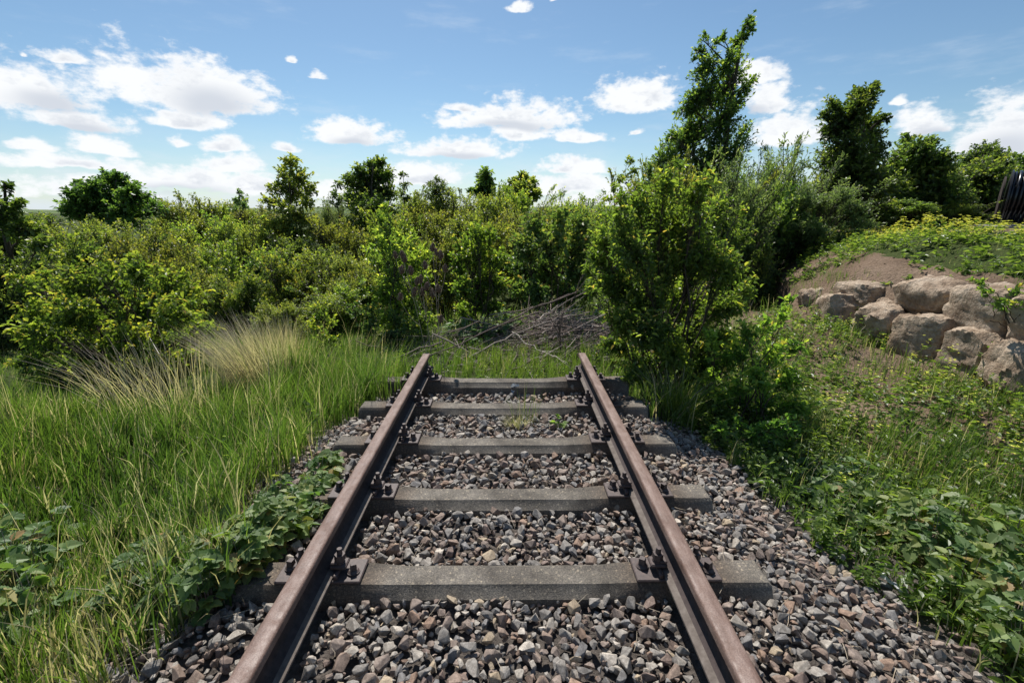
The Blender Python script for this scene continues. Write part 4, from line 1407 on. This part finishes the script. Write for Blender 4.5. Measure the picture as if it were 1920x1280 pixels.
def sow(n, x0, x1, y0, y1, keep, hmin, hmax, wmin, wmax, straw, lean=.35, seed=0, bend=.6, tl=(.1, .62), wind=(.10, -.03), k_=4):
    r = np.random.default_rng(seed)
    x = r.uniform(x0, x1, n)
    y = r.uniform(y0, y1, n)
    k = keep(x, y)
    # tufted: pull blades towards tuft centres
    x, y = x[k], y[k]
    gx, gy = np.round(x / .16), np.round(y / .16)
    jx = np.sin(gx * 12.9898 + gy * 78.233) * .05
    jy = np.sin(gx * 39.346 + gy * 11.135) * .05
    pull = r.uniform(.0, .75, len(x))
    x = x * (1 - pull) + (gx * .16 + jx) * pull
    y = y * (1 - pull) + (gy * .16 + jy) * pull
    tuft = .5 + .5 * np.sin(gx * 3.7 + gy * 5.1) * np.sin(gx * 1.3 - gy * 2.2)
    n = len(x)
    big_ = np.sin(x * 1.9 + y * 1.3) + np.sin(x * 1.1 - y * 2.4 + 1.0) + .7 * np.sin(x * 3.7 + y * 2.9)
    h = (hmin + (hmax - hmin) * r.beta(2.2, 2.2, n)) * (.55 + .55 * tuft) * (1 + .16 * big_) * (1 - .5 * sstep(3.1, 4.2, y) * sstep(-1.9, -2.8, x))
    a = r.uniform(0, 6.28, n)
    q = h * lean * r.uniform(.15, 1.2, n)
    ln = np.stack([q * np.cos(a) + h * wind[0], q * np.sin(a) + h * wind[1]], -1)
    sp = r.uniform(0, 1, n) < (straw if np.isscalar(straw) else straw(x, y))
    t = np.where(sp, r.uniform(.72, 1.0, n), np.clip(r.uniform(tl[0], tl[1], n) + .10 * np.sin(gx * 2.1 + gy * 3.3) + .05 * big_, .02, .69))
    blades(gr, np.stack([x, y, surf(x, y) - .01], -1), h, ln, r.uniform(wmin, wmax, n), t, bend, k_)


sow(14000, -3.6, -1.0, .55, 2.4, lambda x, y: x < left_edge(y) + rngG.normal(0, .05, x.shape), .16, .52, .003, .0075, lambda x, y: np.clip(.62 - .20 * (y - .5), .15, .7), seed=1)
sow(27000, -5.5, -.95, 2.2, 4.6, lambda x, y: x < left_edge(y) + rngG.normal(0, .05, x.shape), .20, .70, .003, .0085, .12, seed=2)
sow(15500, -7.5, -.9, 4.4, 7.6, lambda x, y: (x < -1.25 + .3 * np.sin(y * 3)), .16, .46, .004, .009, .09, seed=3, k_=3)
sow(9000, -5.0, -1.1, .5, 3.4, lambda x, y: x < left_edge(y) + .12, .05, .22, .002, .005, .72, lean=1.1, seed=4)      # matted straw at the foot
sow(9000, -1.6, 1.5, 4.13, 6.4, lambda x, y: (np.abs(x - XT) < 1.25) | (y > 4.3), .10, .36, .003, .007, .06, seed=5, tl=(.3, .66))
sow(13000, 1.5, 4.8, .6, 7.4, lambda x, y: (x > XT + shoulder(y)[1] + .05) & (np.sin(x * 3.1 + y * 1.7) + np.sin(x * 1.3 - y * 2.9) > -.7), .07, .34, .003, .007, .22, seed=6)
sow(2600, 2.6, 3.9, 1.8, 3.6, lambda x, y: (x - 3.2) ** 2 + (y - 2.7) ** 2 < .4, .2, .5, .003, .006, .1, seed=12)
sow(14000, 5.0, 12.0, 2.6, 13.0, lambda x, y: (x - mound_edge(y)) > .95 + .3 * np.sin(y * 2.1) + .2 * np.sin(y * 5) - .6 * sstep(6.8, 8.2, y), .06, .20, .004, .009, .12, seed=7, tl=(.25, .66), k_=3)
sow(1500, .9, 2.1, 3.3, 4.9, lambda x, y: (x - 1.28) ** 2 / .06 + (y - 3.55) ** 2 / .06 < 1, .25, .62, .004, .008, .12, lean=.55, seed=8)
sow(1600, 4.4, 5.4, 6.2, 9.5, lambda x, y: np.abs(x - mound_edge(y) - .2) < .35, .06, .2, .004, .008, .1, seed=9, k_=3)
sow(5000, -9, 6, 7.4, 14, lambda x, y: x < mound_edge(y) - .2, .2, .6, .006, .014, .2, seed=10, k_=3)
sow(4500, 8.0, 24.0, 10, 22, lambda x, y: np.sin(x * .9) + np.sin(y * .8 + 1) > -.3, .08, .3, .01, .02, .15, seed=13, k_=3)
sow(900, -5.5, -1.2, 1.0, 6.0, lambda x, y: x < left_edge(y) - .1, .6, 1.0, .0018, .0035, .75, lean=.25, seed=14)
tag(gr.build('grass', M_GRASS), kind='stuff', label='green and straw-coloured grass along both sides of the track')


def tuft(label, px, Yc, n, rad, hmin, hmax, straw, seed, wind=(0, 0), lean=.4, w=(.002, .005), tl=(.3, .6), name='grass_tuft', base=None, cat='grass tuft', group=None):
    r = np.random.default_rng(seed)
    b = gbase(px, Yc) if base is None else base
    mb = MB()
    a = r.uniform(0, 6.28, n)
    q = rad * np.sqrt(r.uniform(0, 1, n))
    x, y = q * np.cos(a), q * np.sin(a)
    h = hmin + (hmax - hmin) * r.beta(2, 1.6, n)
    ln = np.stack([h * (lean * x / rad * .8 + r.normal(0, lean * .35, n) + wind[0]), h * (lean * y / rad * .8 + r.normal(0, lean * .35, n) + wind[1])], -1)
    z = surf(b[0] + x, b[1] + y) - b[2]
    t = np.where(r.uniform(0, 1, n) < straw, r.uniform(.9 if straw > .9 else .74, 1.0, n), r.uniform(tl[0], tl[1], n))
    blades(mb, np.stack([x, y, z - .01], -1), h, ln, r.uniform(w[0], w[1], n), t, .4)
    o = mb.build(name, M_GRASS)
    o.location = b
    return tag(o, label, cat, group)


tuft('pale dry grass tuft fanning out in front of the yellow-green bushes', 462, 4.6, 1500, .34, .45, .92, .92, 71, wind=(-.22, 0), lean=.35, w=(.0028, .0058))
tuft('green half of a grass clump, right against the pale dry tuft', 520, 4.7, 900, .22, .35, .70, .28, 72, lean=.25, w=(.003, .006))
tuft('bleached dry stalks sticking up from the tall grass at the left', 270, 3.9, 190, .42, .55, .92, 1.0, 73, wind=(-.1, 0), lean=.5, w=(.003, .007))
tuft('few bleached stalks beside the golden-tipped shrub', 180, 4.35, 90, .3, .4, .75, 1.0, 74, wind=(-.15, 0), lean=.6, w=(.003, .006))
tuft('small straw tuft with thin green blades by the fourth sleeper', 975, 3.1, 260, .075, .05, .13, .85, 75, lean=.9, w=(.002, .004), base=np.array([.055, 3.22, -.09]))
tuft('few thin green blades rising from the stones between the rails', 1000, 3.2, 26, .14, .2, .42, .1, 76, lean=.35, w=(.0025, .0045), base=np.array([.10, 3.28, -.09]))
tuft('tall green grass clump right of the second farthest sleeper end', 1310, 3.65, 260, .16, .3, .62, .12, 77, lean=.6, w=(.004, .007), base=np.array([1.40, 3.62, -.2]))

# --- weeds and yellow flowers on the right
wd = MB()
fl = MB()
rw = np.random.default_rng(400)


def weeds(n, x0, x1, y0, y1, keep, hmin, hmax, L, seed, nl=9):
    r = np.random.default_rng(seed)
    x, y = r.uniform(x0, x1, n), r.uniform(y0, y1, n)
    k = keep(x, y)
    x, y = x[k], y[k]
    n = len(x)
    h = hmin + (hmax - hmin) * r.uniform(0, 1, n) ** 1.5
    z = surf(x, y)
    top = np.stack([x + r.normal(0, .3, n) * h, y + r.normal(0, .3, n) * h, z + h], -1)
    root = np.stack([x, y, z - .01], -1)
    blades(wd, root, h, top[:, :2] - root[:, :2], np.full(n, .003), np.full(n, .45), 0)
    ii = np.repeat(np.arange(n), nl)
    t = r.uniform(.1, 1.05, n * nl)[:, None]
    P = root[ii] * (1 - t) + top[ii] * t
    a = r.uniform(0, 6.28, n * nl)
    D = np.stack([np.cos(a), np.sin(a), r.uniform(-.1, .7, n * nl)], -1)
    sz = L * r.uniform(.5, 1.3, n * nl) * (1.2 - .5 * t[:, 0])
    leaves(wd, P, D, np.array([0, 0, 1.0]) + r.normal(size=(n * nl, 3)) * .4, sz, sz * .48, r.uniform(.05, .85, n * nl), 'oval', .2, .25)
    return top


def flowers(top, r, per=7, s=.016):
    n = len(top)
    ii = np.repeat(np.arange(n), per)
    P = top[ii] + r.normal(size=(n * per, 3)) * np.array([.03, .03, .025])
    for q in range(4):
        a = q * math.pi / 2 + r.uniform(0, 1, len(P))
        leaves(fl, P, np.stack([np.cos(a), np.sin(a), np.full(len(P), .35)], -1), np.array([0, 0, 1.0]) + r.normal(size=P.shape) * .3, np.full(len(P), s), s * .8, r.uniform(0, 1, len(P)), 'quad', .1, .1)


patchy = lambda x, y: (np.sin(x * 2.7 + y * 1.1) + np.sin(x * 1.9 - y * 2.3 + 1) + np.sin(y * 4.1 + x) * .6) > -.35
edge_r = lambda x, y: x > XT + shoulder(y)[1] + .02 + .1 * np.sin(y * 5)
weeds(2700, 1.6, 4.6, .5, 7.5, lambda x, y: patchy(x, y) & edge_r(x, y), .04, .22, .05, 401)
weeds(1100, 1.6, 3.4, .4, 3.6, edge_r, .05, .30, .055, 402)
weeds(420, 1.3, 2.6, 2.6, 4.6, edge_r, .04, .22, .05, 406)
weeds(260, -1.6, 1.6, 4.3, 6.2, lambda x, y: y > 4.3, .05, .2, .045, 408)
weeds(420, 2.4, 4.6, 2.6, 6.6, lambda x, y: np.sin(x * 2.9 - y * 1.3) + np.sin(x * 1.7 + y * 2.1) > -.6, .10, .34, .068, 410, nl=9)
tp_ = weeds(60, 2.2, 4.5, 2.4, 6.2, lambda x, y: x > 2, .15, .38, .06, 403, nl=11)
flowers(tp_, rw, 9, .013)
weeds(520, -4.6, -1.2, .5, 4.6, lambda x, y: (x < left_edge(y) + .05) & (np.sin(x * 2.3 + y * 1.9) + np.sin(x * 3.9 - y) > .1), .08, .34, .06, 409, nl=8)
on_m = lambda x, y: (x - mound_edge(y) > 1.0 + .25 * np.sin(y * 1.9) - .75 * sstep(6.8, 8.2, y)) & (x - mound_edge(y) < 4.2)
weeds(1900, 4.6, 9.5, 3.0, 11.5, on_m, .07, .26, .085, 404, nl=8)
tp_ = weeds(1500, 5.2, 11.0, 3.4, 12.0, lambda x, y: (x - mound_edge(y) > 1.7 - .30 * (y - 6)) & (x - mound_edge(y) < 4.6) & (np.sin(x * 2.2 + y) + np.sin(y * 1.7 - x * .7) > -.9), .14, .34, .07, 405, nl=6)
flowers(tp_, rw, 11, .023)
weeds(260, 4.5, 6.2, 4.0, 9.5, lambda x, y: (x - mound_edge(y) > .2) & (x - mound_edge(y) < 1.2) & (np.sin(x * 3 + y * 2) > .45), .03, .12, .06, 407, nl=7)
ls_ = MB()
n = 900
rl = np.random.default_rng(55)
x, y = rl.uniform(-1.7, 1.7, n), rl.uniform(.7, 4.0, n)
k = (np.abs(np.abs(x - XT) - .7535) > .08) & (rl.uniform(0, 1, n) < .25 + .5 * (np.abs(x) > 1.1))
x, y = x[k], y[k]
n = len(x)
a, l_ = rl.uniform(0, 6.28, n), rl.uniform(.015, .07, n)
c0 = np.stack([x, y, bz(x, y) + rl.uniform(.01, .03, n)], -1)
d0 = np.stack([np.cos(a) * l_, np.sin(a) * l_, rl.normal(0, .15, n) * l_], -1)
tubes(ls_, np.stack([c0 - d0, c0 + rl.normal(0, .004, (n, 3)), c0 + d0], 1), np.tile(np.array([[.0014, .0013, .0008]]), (n, 1)), 3)
o = ls_.build('straw_litter', M_DRYSTEM)
tag(o, kind='stuff', label='short bits of dry straw scattered on the stones')
tag(wd.build('weeds', M_WEED), kind='stuff', label='low green weeds over the brown soil on the right')
tag(fl.build('wildflowers', M_FLOWER), kind='stuff', label='small yellow flowers on the mound and among the weeds')

# ------------------------------------------------------------------ boulder wall in the mound's face
def boulder_mesh(seed, dims):
    r = np.random.default_rng(seed)
    bm = bmesh.new()
    bmesh.ops.create_cube(bm, size=1.0)
    bmesh.ops.subdivide_edges(bm, edges=bm.edges, cuts=12, use_grid_fill=True)
    P = np.array([v.co[:] for v in bm.verts])
    N = norm(P)
    P = P / (np.abs(P * 2) ** 5).sum(1, keepdims=True) ** .2
    P = P * (1 + .14 * (P[:, [1, 2, 0]] * r.normal(size=3)))       # skewed, no two alike
    for _ in range(10):                       # broken corners
        d = norm(r.normal(size=3) + .001)
        ext = np.abs(d).sum() * .5
        lim = ext * r.uniform(.62, .86)
        dd = P @ d
        P = P - np.clip(dd - lim, 0, None)[:, None] * d * .95
    disp = 0
    for f, a in ((2.5, .008), (5, .014), (10, .014), (19, .012), (33, .009)):
        for _ in range(3):
            k = r.normal(size=3)
            k = k / np.linalg.norm(k) * f
            disp = disp + a * np.sin(P @ k * 2.2 + r.uniform(0, 6.28))
    P = P + N * disp[:, None] * .75
    P = P * np.array(dims)
    for v, p in zip(bm.verts, P):
        v.co = p
    return bm_obj_mesh(bm, 'boulder', M_BOULDER, 32)


wall = empty('boulder_wall', (4.6, 5.6, -.1))
tag(wall, 'low retaining wall of rough sandstone boulders in the face of the earth mound', 'stone wall')
# px centre, width px, height px, world x of the centre
BO = [(1572, 588, 98, 74, 4.62), (1648, 612, 96, 80, 4.62), (1735, 634, 112, 88, 4.66), (1826, 666, 112, 92, 4.66), (1918, 694, 112, 100, 4.66), (1992, 740, 120, 108, 4.66),
      (1612, 553, 104, 50, 4.86), (1738, 560, 132, 74, 4.92), (1856, 586, 140, 104, 4.90), (1982, 610, 140, 110, 4.92), (1524, 566, 46, 48, 4.80), (1672, 574, 40, 30, 4.94)]
rb = np.random.default_rng(8)
for k, (px, py, w_, h_, X_) in enumerate(BO):
    d = ray(px, py)
    t = X_ / d[0]
    p = np.array([0, 0, CAM_Z]) + d * t
    zc_ = (p - np.array([0, 0, CAM_Z])) @ _F
    # the face runs along y: its length is foreshortened by the view angle, part of its depth shows
    wy = w_ * zc_ / FPX * .93
    hz = h_ * zc_ / FPX * 1.02
    o = link('boulder', boulder_mesh(500 + k, (.44, wy * .93, hz * 1.0)), None, wall)
    o.location = p - np.array(wall.location) + np.array([.06, .05, -.01])
    o.rotation_euler = (rb.normal(0, .10), rb.normal(0, .08), rb.normal(0, .16))

# clods and small stones on the bare slope
cl_ = MB()
rc = np.random.default_rng(9)
n = 600
x = rc.uniform(3.0, 6.2, n)
y = rc.uniform(2.5, 9.5, n)
k = (x - mound_edge(y) < 1.3)
x, y = x[k], y[k]
z = gz(x, y)
s = rc.uniform(.012, .05, len(x)) * rc.uniform(.4, 1, len(x))
for kk, (rv, rf) in enumerate(rock_np[:6]):
    idx = np.where(np.arange(len(x)) % 6 == kk)[0]
    E = eul_mats(rc.uniform(0, 6.28, (len(idx), 3)))
    VV = np.einsum('nij,vj->nvi', E, rv) * s[idx][:, None, None] + np.stack([x[idx], y[idx], z[idx]], -1)[:, None]
    cl_.add(VV.reshape(-1, 3), (np.arange(len(idx))[:, None, None] * len(rv) + rf[None]).reshape(-1, 3), 0.0)
tag(cl_.build('soil_clods', M_SOIL), kind='stuff', label='crumbled soil clods on the bare slope of the mound')

# ------------------------------------------------------------------ cable reel on the plateau
Yr = 17.0
pb = at(1880, 428, Yr)
zr = float(gz(pb[0], Yr)) - .03
Rf = .93
slab = bmesh.new()
add_box(slab, -1.3, 2.4, -1.0, .9, 0, .16, .015)
so_ = link('slab', bm_obj_mesh(slab, 'slab', M_SLAB))
so_.location = (pb[0] + .35, Yr - .3, zr - .03)
so_.rotation_euler = (0, 0, R_(-38))
tag(so_, 'grey concrete slab lying under the black cable reel', 'slab')
reel = empty('cable_reel', (pb[0], Yr, zr + .13), R_(-43))
tag(reel, 'large black cable reel with a rusty end disc on the plateau at the right edge', 'cable reel')


def disc(name, x, r, t, mat, hole=.1):
    bm = bmesh.new()
    n_ = 48
    rr2 = [(hole, -t / 2), (r * .93, -t / 2), (r, -t * .42), (r, t * .42), (r * .93, t / 2), (hole, t / 2)]
    rings = [[bm.verts.new((x + dx, rad * math.sin(a * 2 * math.pi / n_), rad * math.cos(a * 2 * math.pi / n_))) for a in range(n_)] for rad, dx in rr2]
    for q in range(6):
        A, B = rings[q], rings[(q + 1) % 6]
        for a in range(n_):
            bm.faces.new((A[a], A[(a + 1) % n_], B[(a + 1) % n_], B[a]))
    o = link(name, bm_obj_mesh(bm, name, mat, 40), None, reel)
    o.location = (0, 0, Rf)
    return o


disc('flange', -.27, .72, .05, M_FLANGE)
disc('flange', -.12, .93, .05, M_BLACK)
disc('flange', 1.62, .93, .05, M_BLACK)
bm = bmesh.new()
add_prism(bm, 32, .55, -.9, .9)
for v in bm.verts:
    v.co = (v.co.z * .95 + .76, v.co.x, v.co.y)
o = link('drum', bm_obj_mesh(bm, 'drum', M_BLACK, 40), None, reel)
o.location = (0, 0, Rf)
th = np.linspace(0, 2 * math.pi, 49)
for q in range(17):
    rad = .83 + .03 * math.sin(q * 2.1) + .012 * (q % 3)
    pts = np.stack([np.full(49, -.04 + q * .0985) + .02 * np.sin(th + q), rad * np.sin(th), rad * np.cos(th)], -1)
    mb = MB()
    tubes(mb, pts[None], np.full((1, 49), .047), 8)
    o = mb.build('cable_turn', M_CABLE, reel, smooth=True)
    o.location = (0, 0, Rf)
gp = MB()
rg = np.random.default_rng(19)
n = 500
c0 = at(1915, 462, 12.5)
x = c0[0] + rg.normal(0, .5, n)
y = 12.5 + rg.normal(0, .6, n)
hh_ = .28 * np.exp(-((x - c0[0]) ** 2 + (y - 12.5) ** 2) / .6)
z = gz(x, y) + hh_ * rg.uniform(.4, 1, n)
s = rg.uniform(.05, .13, n)
for kk, (rv, rf) in enumerate(rock_np[:8]):
    idx = np.where(np.arange(n) % 8 == kk)[0]
    E = eul_mats(rg.uniform(0, 6.28, (len(idx), 3)))
    VV = np.einsum('nij,vj->nvi', E, rv) * s[idx][:, None, None] + np.stack([x[idx], y[idx], z[idx]], -1)[:, None]
    gp.add(VV.reshape(-1, 3), (np.arange(len(idx))[:, None, None] * len(rv) + rf[None]).reshape(-1, 3), np.repeat(rg.uniform(.36, .6, len(idx)), len(rf)))
tag(gp.build('rubble', M_STONE), kind='stuff', label='grey rubble heap beside the slab under the cable reel')

# ------------------------------------------------------------------ brush pile, loose branches, teasels, litter
rp = np.random.default_rng(31)
pile_c = np.array([.42, 6.35, float(gz(.42, 6.35))])
pile = empty('brush_pile', pile_c)
tag(pile, 'heap of dead cut branches and twigs at the end of the track', 'brush pile')


def stick_mesh(r, length, rad, curve, k=7, side=True):
    s_ = np.linspace(-.5, .5, k)
    p = np.stack([s_ * length, curve * length * (s_ ** 2 - .25) + r.normal(0, .012, k) * length, r.normal(0, .010, k) * length], -1)
    mb = MB()
    tubes(mb, p[None], (rad * np.linspace(1, .4, k))[None], 5, float(r.uniform(0, 1)))
    if side:
        for _ in range(int(r.integers(1, 4))):
            j = int(r.integers(2, k - 1))
            d = np.array([.8, r.normal(0, .5), r.normal(0, .4)])
            d = d / np.linalg.norm(d) * length * r.uniform(.12, .3)
            q = np.stack([p[j] + d * f + np.array([0, 0, .03 * f * f]) for f in (0, .5, 1)])
            tubes(mb, q[None], (rad * np.array([.5, .35, .2]))[None], 4, float(r.uniform(0, 1)))
    return mb.mesh('stick', True)


STICKS = [stick_mesh(rp, rp.uniform(.7, 1.7), rp.uniform(.004, .012), rp.uniform(-.25, .25)) for _ in range(24)]
for q in range(230):
    o = link('stick', STICKS[q % 24], M_STICK, pile)
    u, v = rp.normal(-.15, .95), rp.normal(0, .5)
    top = .46 * math.exp(-((u - .3) / .8) ** 2 - (v / .55) ** 2) + .03
    zz = top * rp.uniform(.15, 1.0)
    wx, wy = pile_c[0] + u, pile_c[1] + v
    o.location = (u, v, float(gz(wx, wy)) - pile_c[2] + zz + .02)
    o.rotation_euler = (rp.uniform(0, 6.28), rp.normal(-.14, .22), rp.normal(.3, .8))
    sc = rp.uniform(.55, 1.15)
    o.scale = (sc, sc, sc)


tw_ = MB()
n = 2200
u, v = rp.normal(.0, .9, n), rp.normal(0, .5, n)
hz_ = (.44 * np.exp(-((u - .3) / .8) ** 2 - (v / .55) ** 2) + .03) * rp.uniform(0, 1, n)
c0 = np.stack([u, v, gz(pile_c[0] + u, pile_c[1] + v) - pile_c[2] + hz_], -1)
d0 = norm(np.stack([rp.normal(.8, .8, n), rp.normal(0, .7, n), rp.normal(.1, .35, n)], -1)) * rp.uniform(.06, .22, (n, 1))
tubes(tw_, np.stack([c0 - d0, c0 + rp.normal(0, .015, (n, 3)), c0 + d0], 1), np.tile(np.array([[.0035, .003, .0015]]), (n, 1)), 3, rp.uniform(0, .8, n))
o = tw_.build('twigs', M_STICK, pile)
o['kind'] = 'stuff'


def branch(label, pts_px, rads, seed, group='branches dragged out of the brush pile', name='branch'):
    """pts_px: (px, py, Y)"""
    P = np.array([at(*p) for p in pts_px])
    t = np.linspace(0, 1, len(P))
    tt = np.linspace(0, 1, 14)
    Q = np.stack([np.interp(tt, t, P[:, k]) for k in range(3)], -1)
    r = np.random.default_rng(seed)
    Q[1:-1] += r.normal(0, .012, (12, 3))
    Q[:, 2] = np.maximum(Q[:, 2], surf(Q[:, 0], Q[:, 1]) + .012)
    b = Q[0].copy()
    mb = MB()
    tubes(mb, (Q - b)[None], np.linspace(rads[0], rads[1], 14)[None] * .75, 6, .0)
    for _ in range(5):
        j = int(r.integers(5, 12))
        d = (Q[j + 1] - Q[j - 1])
        d = d / np.linalg.norm(d) * r.uniform(.15, .35) + r.normal(0, .08, 3) + np.array([0, 0, .05])
        tubes(mb, np.stack([Q[j] - b, Q[j] - b + d * .5, Q[j] - b + d])[None], np.array([[.4, .3, .15]]) * rads[0], 4, .0)
    o = mb.build(name, M_STICK, smooth=True)
    o.location = b
    return tag(o, label, 'branch', group)


branch('long dark branch reaching from the brush pile down to the left rail end', [(1010, 585, 6.2), (920, 618, 5.9), (850, 650, 5.6), (770, 685, 5.3), (690, 712, 5.0)], (.014, .006), 1)
branch('second long branch lying in the grass left of the rail end', [(830, 640, 5.9), (740, 672, 5.5), (660, 700, 5.2), (600, 722, 5.0)], (.012, .005), 2)
branch('bare white branch slanting down to the right rail end', [(960, 622, 6.0), (1000, 650, 5.6), (1040, 670, 5.2), (1065, 682, 5.0)], (.007, .004), 3)
branch('thick branch crossing the top of the brush pile to the right', [(830, 650, 6.1), (930, 612, 6.2), (1010, 572, 6.3), (1080, 548, 6.4)], (.016, .010), 4)
branch('branch across the front of the brush pile', [(880, 670, 5.5), (950, 632, 5.8), (1030, 600, 6.0), (1105, 585, 6.1)], (.014, .007), 5)
branch('pale branch leaning up out of the brush pile beside the big shrub', [(1045, 600, 6.2), (1070, 570, 6.2), (1088, 530, 6.2), (1098, 500, 6.2)], (.012, .006), 6)
branch('reddish stick standing upright in front of the brush pile', [(1052, 655, 5.6), (1050, 630, 5.6), (1047, 600, 5.65)], (.014, .011), 7)
branch('dark twiggy branch poking left out of the brush pile', [(1000, 575, 6.4), (930, 592, 6.3), (860, 618, 6.2), (800, 640, 6.1)], (.012, .005), 8)
GS = 'dry stems lying on the stones'
branch('long pale dry stem arched over the stones left of the track', [(505, 850, 3.2), (512, 890, 2.9), (500, 930, 2.7), (480, 970, 2.5)], (.003, .002), 9, GS, 'dry_stem')
branch('short dry stem crossing the stones beside the bramble', [(535, 905, 2.9), (505, 935, 2.7), (460, 975, 2.5)], (.0025, .0015), 10, GS, 'dry_stem')
branch('brown stalk sticking out of the pale bramble on the right', [(1650, 975, 2.5), (1620, 990, 2.4), (1590, 1005, 2.35)], (.004, .002), 11, GS, 'dry_stem')
branch('thin straw stalk lying on the right end of the middle sleeper', [(1265, 785, 3.4), (1240, 805, 3.15), (1208, 832, 2.95)], (.0035, .002), 12, GS, 'dry_stem')


def head_mesh(r):
    bm = bmesh.new()
    bmesh.ops.create_icosphere(bm, subdivisions=2, radius=1)
    for v in bm.verts:
        f = 1 + .12 * r.normal()
        v.co = (v.co.x * .017 * f, v.co.y * .017 * f, v.co.z * .037)
    bm.normal_update()
    return bm_obj_mesh(bm, 'seed_head', M_SEED)


def teasel(label, base, heads, seed):
    r = np.random.default_rng(seed)
    root = empty('teasel', base)
    tag(root, label, 'teasel', 'dry teasels at the rail end')
    mb = MB()
    H = np.array(heads) - base
    top = H[np.argmax(H[:, 2])]
    spine = bezier(np.zeros((1, 3)) - np.array([[0, 0, .03]]), top[None] * np.array([.45, .45, .55]), top[None] - np.array([[0, 0, .03]]), 10)
    tubes(mb, spine, np.linspace(.0036, .002, 10)[None], 5)
    sp = spine[0]
    hm = [head_mesh(r) for _ in range(2)]
    wh = MB()
    for h_ in H:
        if not np.allclose(h_, top):
            zb = max(.3 * top[2], h_[2] - .30 - .3 * np.linalg.norm(h_[:2] - top[:2]))
            s_ = np.array([np.interp(zb, sp[:, 2], sp[:, k]) for k in range(3)])
            tubes(mb, bezier(s_[None], (s_ * .35 + h_ * .65 - np.array([0, 0, .12]))[None], h_[None] - np.array([[0, 0, .03]]), 6), np.linspace(.0022, .0016, 6)[None], 4)
        o = link('seed_head', hm[int(r.integers(0, 2))], None, root)
        o.location = h_
        o.rotation_euler = (r.normal(0, .15), r.normal(0, .15), r.uniform(0, 6))
        sc = r.uniform(1.2, 1.55)
        o.scale = (sc, sc, sc)
        for q in range(9):       # bracts curving up round the head
            a = q * 6.283 / 9 + r.uniform(0, .4)
            c_, s2 = math.cos(a), math.sin(a)
            b0 = h_ - np.array([0, 0, .036])
            l_ = r.uniform(.04, .075)
            wh_p = np.stack([b0, b0 + np.array([c_ * .026, s2 * .026, .004]), b0 + np.array([c_ * .036, s2 * .036, l_ * .6]), b0 + np.array([c_ * .03, s2 * .03, l_])])
            tubes(mb, wh_p[None], np.array([[.0016, .0013, .001, .0006]]), 3)
    mb.build('stem', M_DRYSTEM, root, smooth=True)


def hd(lst, Y0):
    return [at(px, py, Y0) for px, py in lst]


teasel('tall teasel with three seed heads at its top, just behind the last sleeper', np.array([-.70, 4.62, float(gz(-.70, 4.62))]), hd([(811, 464), (818, 472), (826, 478), (835, 503), (797, 497), (822, 541)], 4.7), 1)
teasel('teasel leaning left with its heads against the tall light shrub', np.array([-.86, 4.9, float(gz(-.86, 4.9))]), hd([(741, 478), (754, 477), (758, 484), (753, 506), (770, 507), (750, 556)], 4.9), 2)
teasel('shorter teasel with a cluster of low seed heads', np.array([-.80, 4.75, float(gz(-.80, 4.75))]), hd([(782, 527), (789, 523), (800, 537), (777, 547), (792, 547), (811, 549)], 4.8), 3)
teasel('small teasel with one low seed head beside the rail end', np.array([-.66, 4.55, float(gz(-.66, 4.55))]), hd([(826, 598)], 4.6), 4)


def crumple(name, label, cat, base, nx_, ny_, sx, sy, amp, mat, seed, rot):
    r = np.random.default_rng(seed)
    bm = bmesh.new()
    vs = [[bm.verts.new(((i / (nx_ - 1) - .5) * sx * (1 + r.normal(0, .1)), (j / (ny_ - 1) - .5) * sy * (1 + r.normal(0, .2)), amp * r.uniform(0, 1))) for i in range(nx_)] for j in range(ny_)]
    for j in range(ny_ - 1):
        for i in range(nx_ - 1):
            bm.faces.new((vs[j][i], vs[j][i + 1], vs[j + 1][i + 1], vs[j + 1][i]))
    geom = bmesh.ops.solidify(bm, geom=list(bm.faces), thickness=.0012)
    o = link(name, bm_obj_mesh(bm, name, mat))
    o.location = base
    o.rotation_euler = rot
    return tag(o, label, cat)


pl_ = ground_at(1668, 1105)
crumple('paper_scrap', 'crumpled white scrap lying on the stones at the right', 'litter', pl_ + np.array([0, 0, .03]), 8, 3, .13, .03, .03, M_PAPER, 3, (0.15, 0.2, -1.05))
pl_ = ground_at(966, 742)
crumple('plastic_scrap', 'clear plastic scrap standing in front of the farthest sleeper', 'litter', pl_ + np.array([0, 0, .06]), 4, 4, .07, .11, .014, M_PLASTIC, 4, (1.35, 0.0, 0.2))
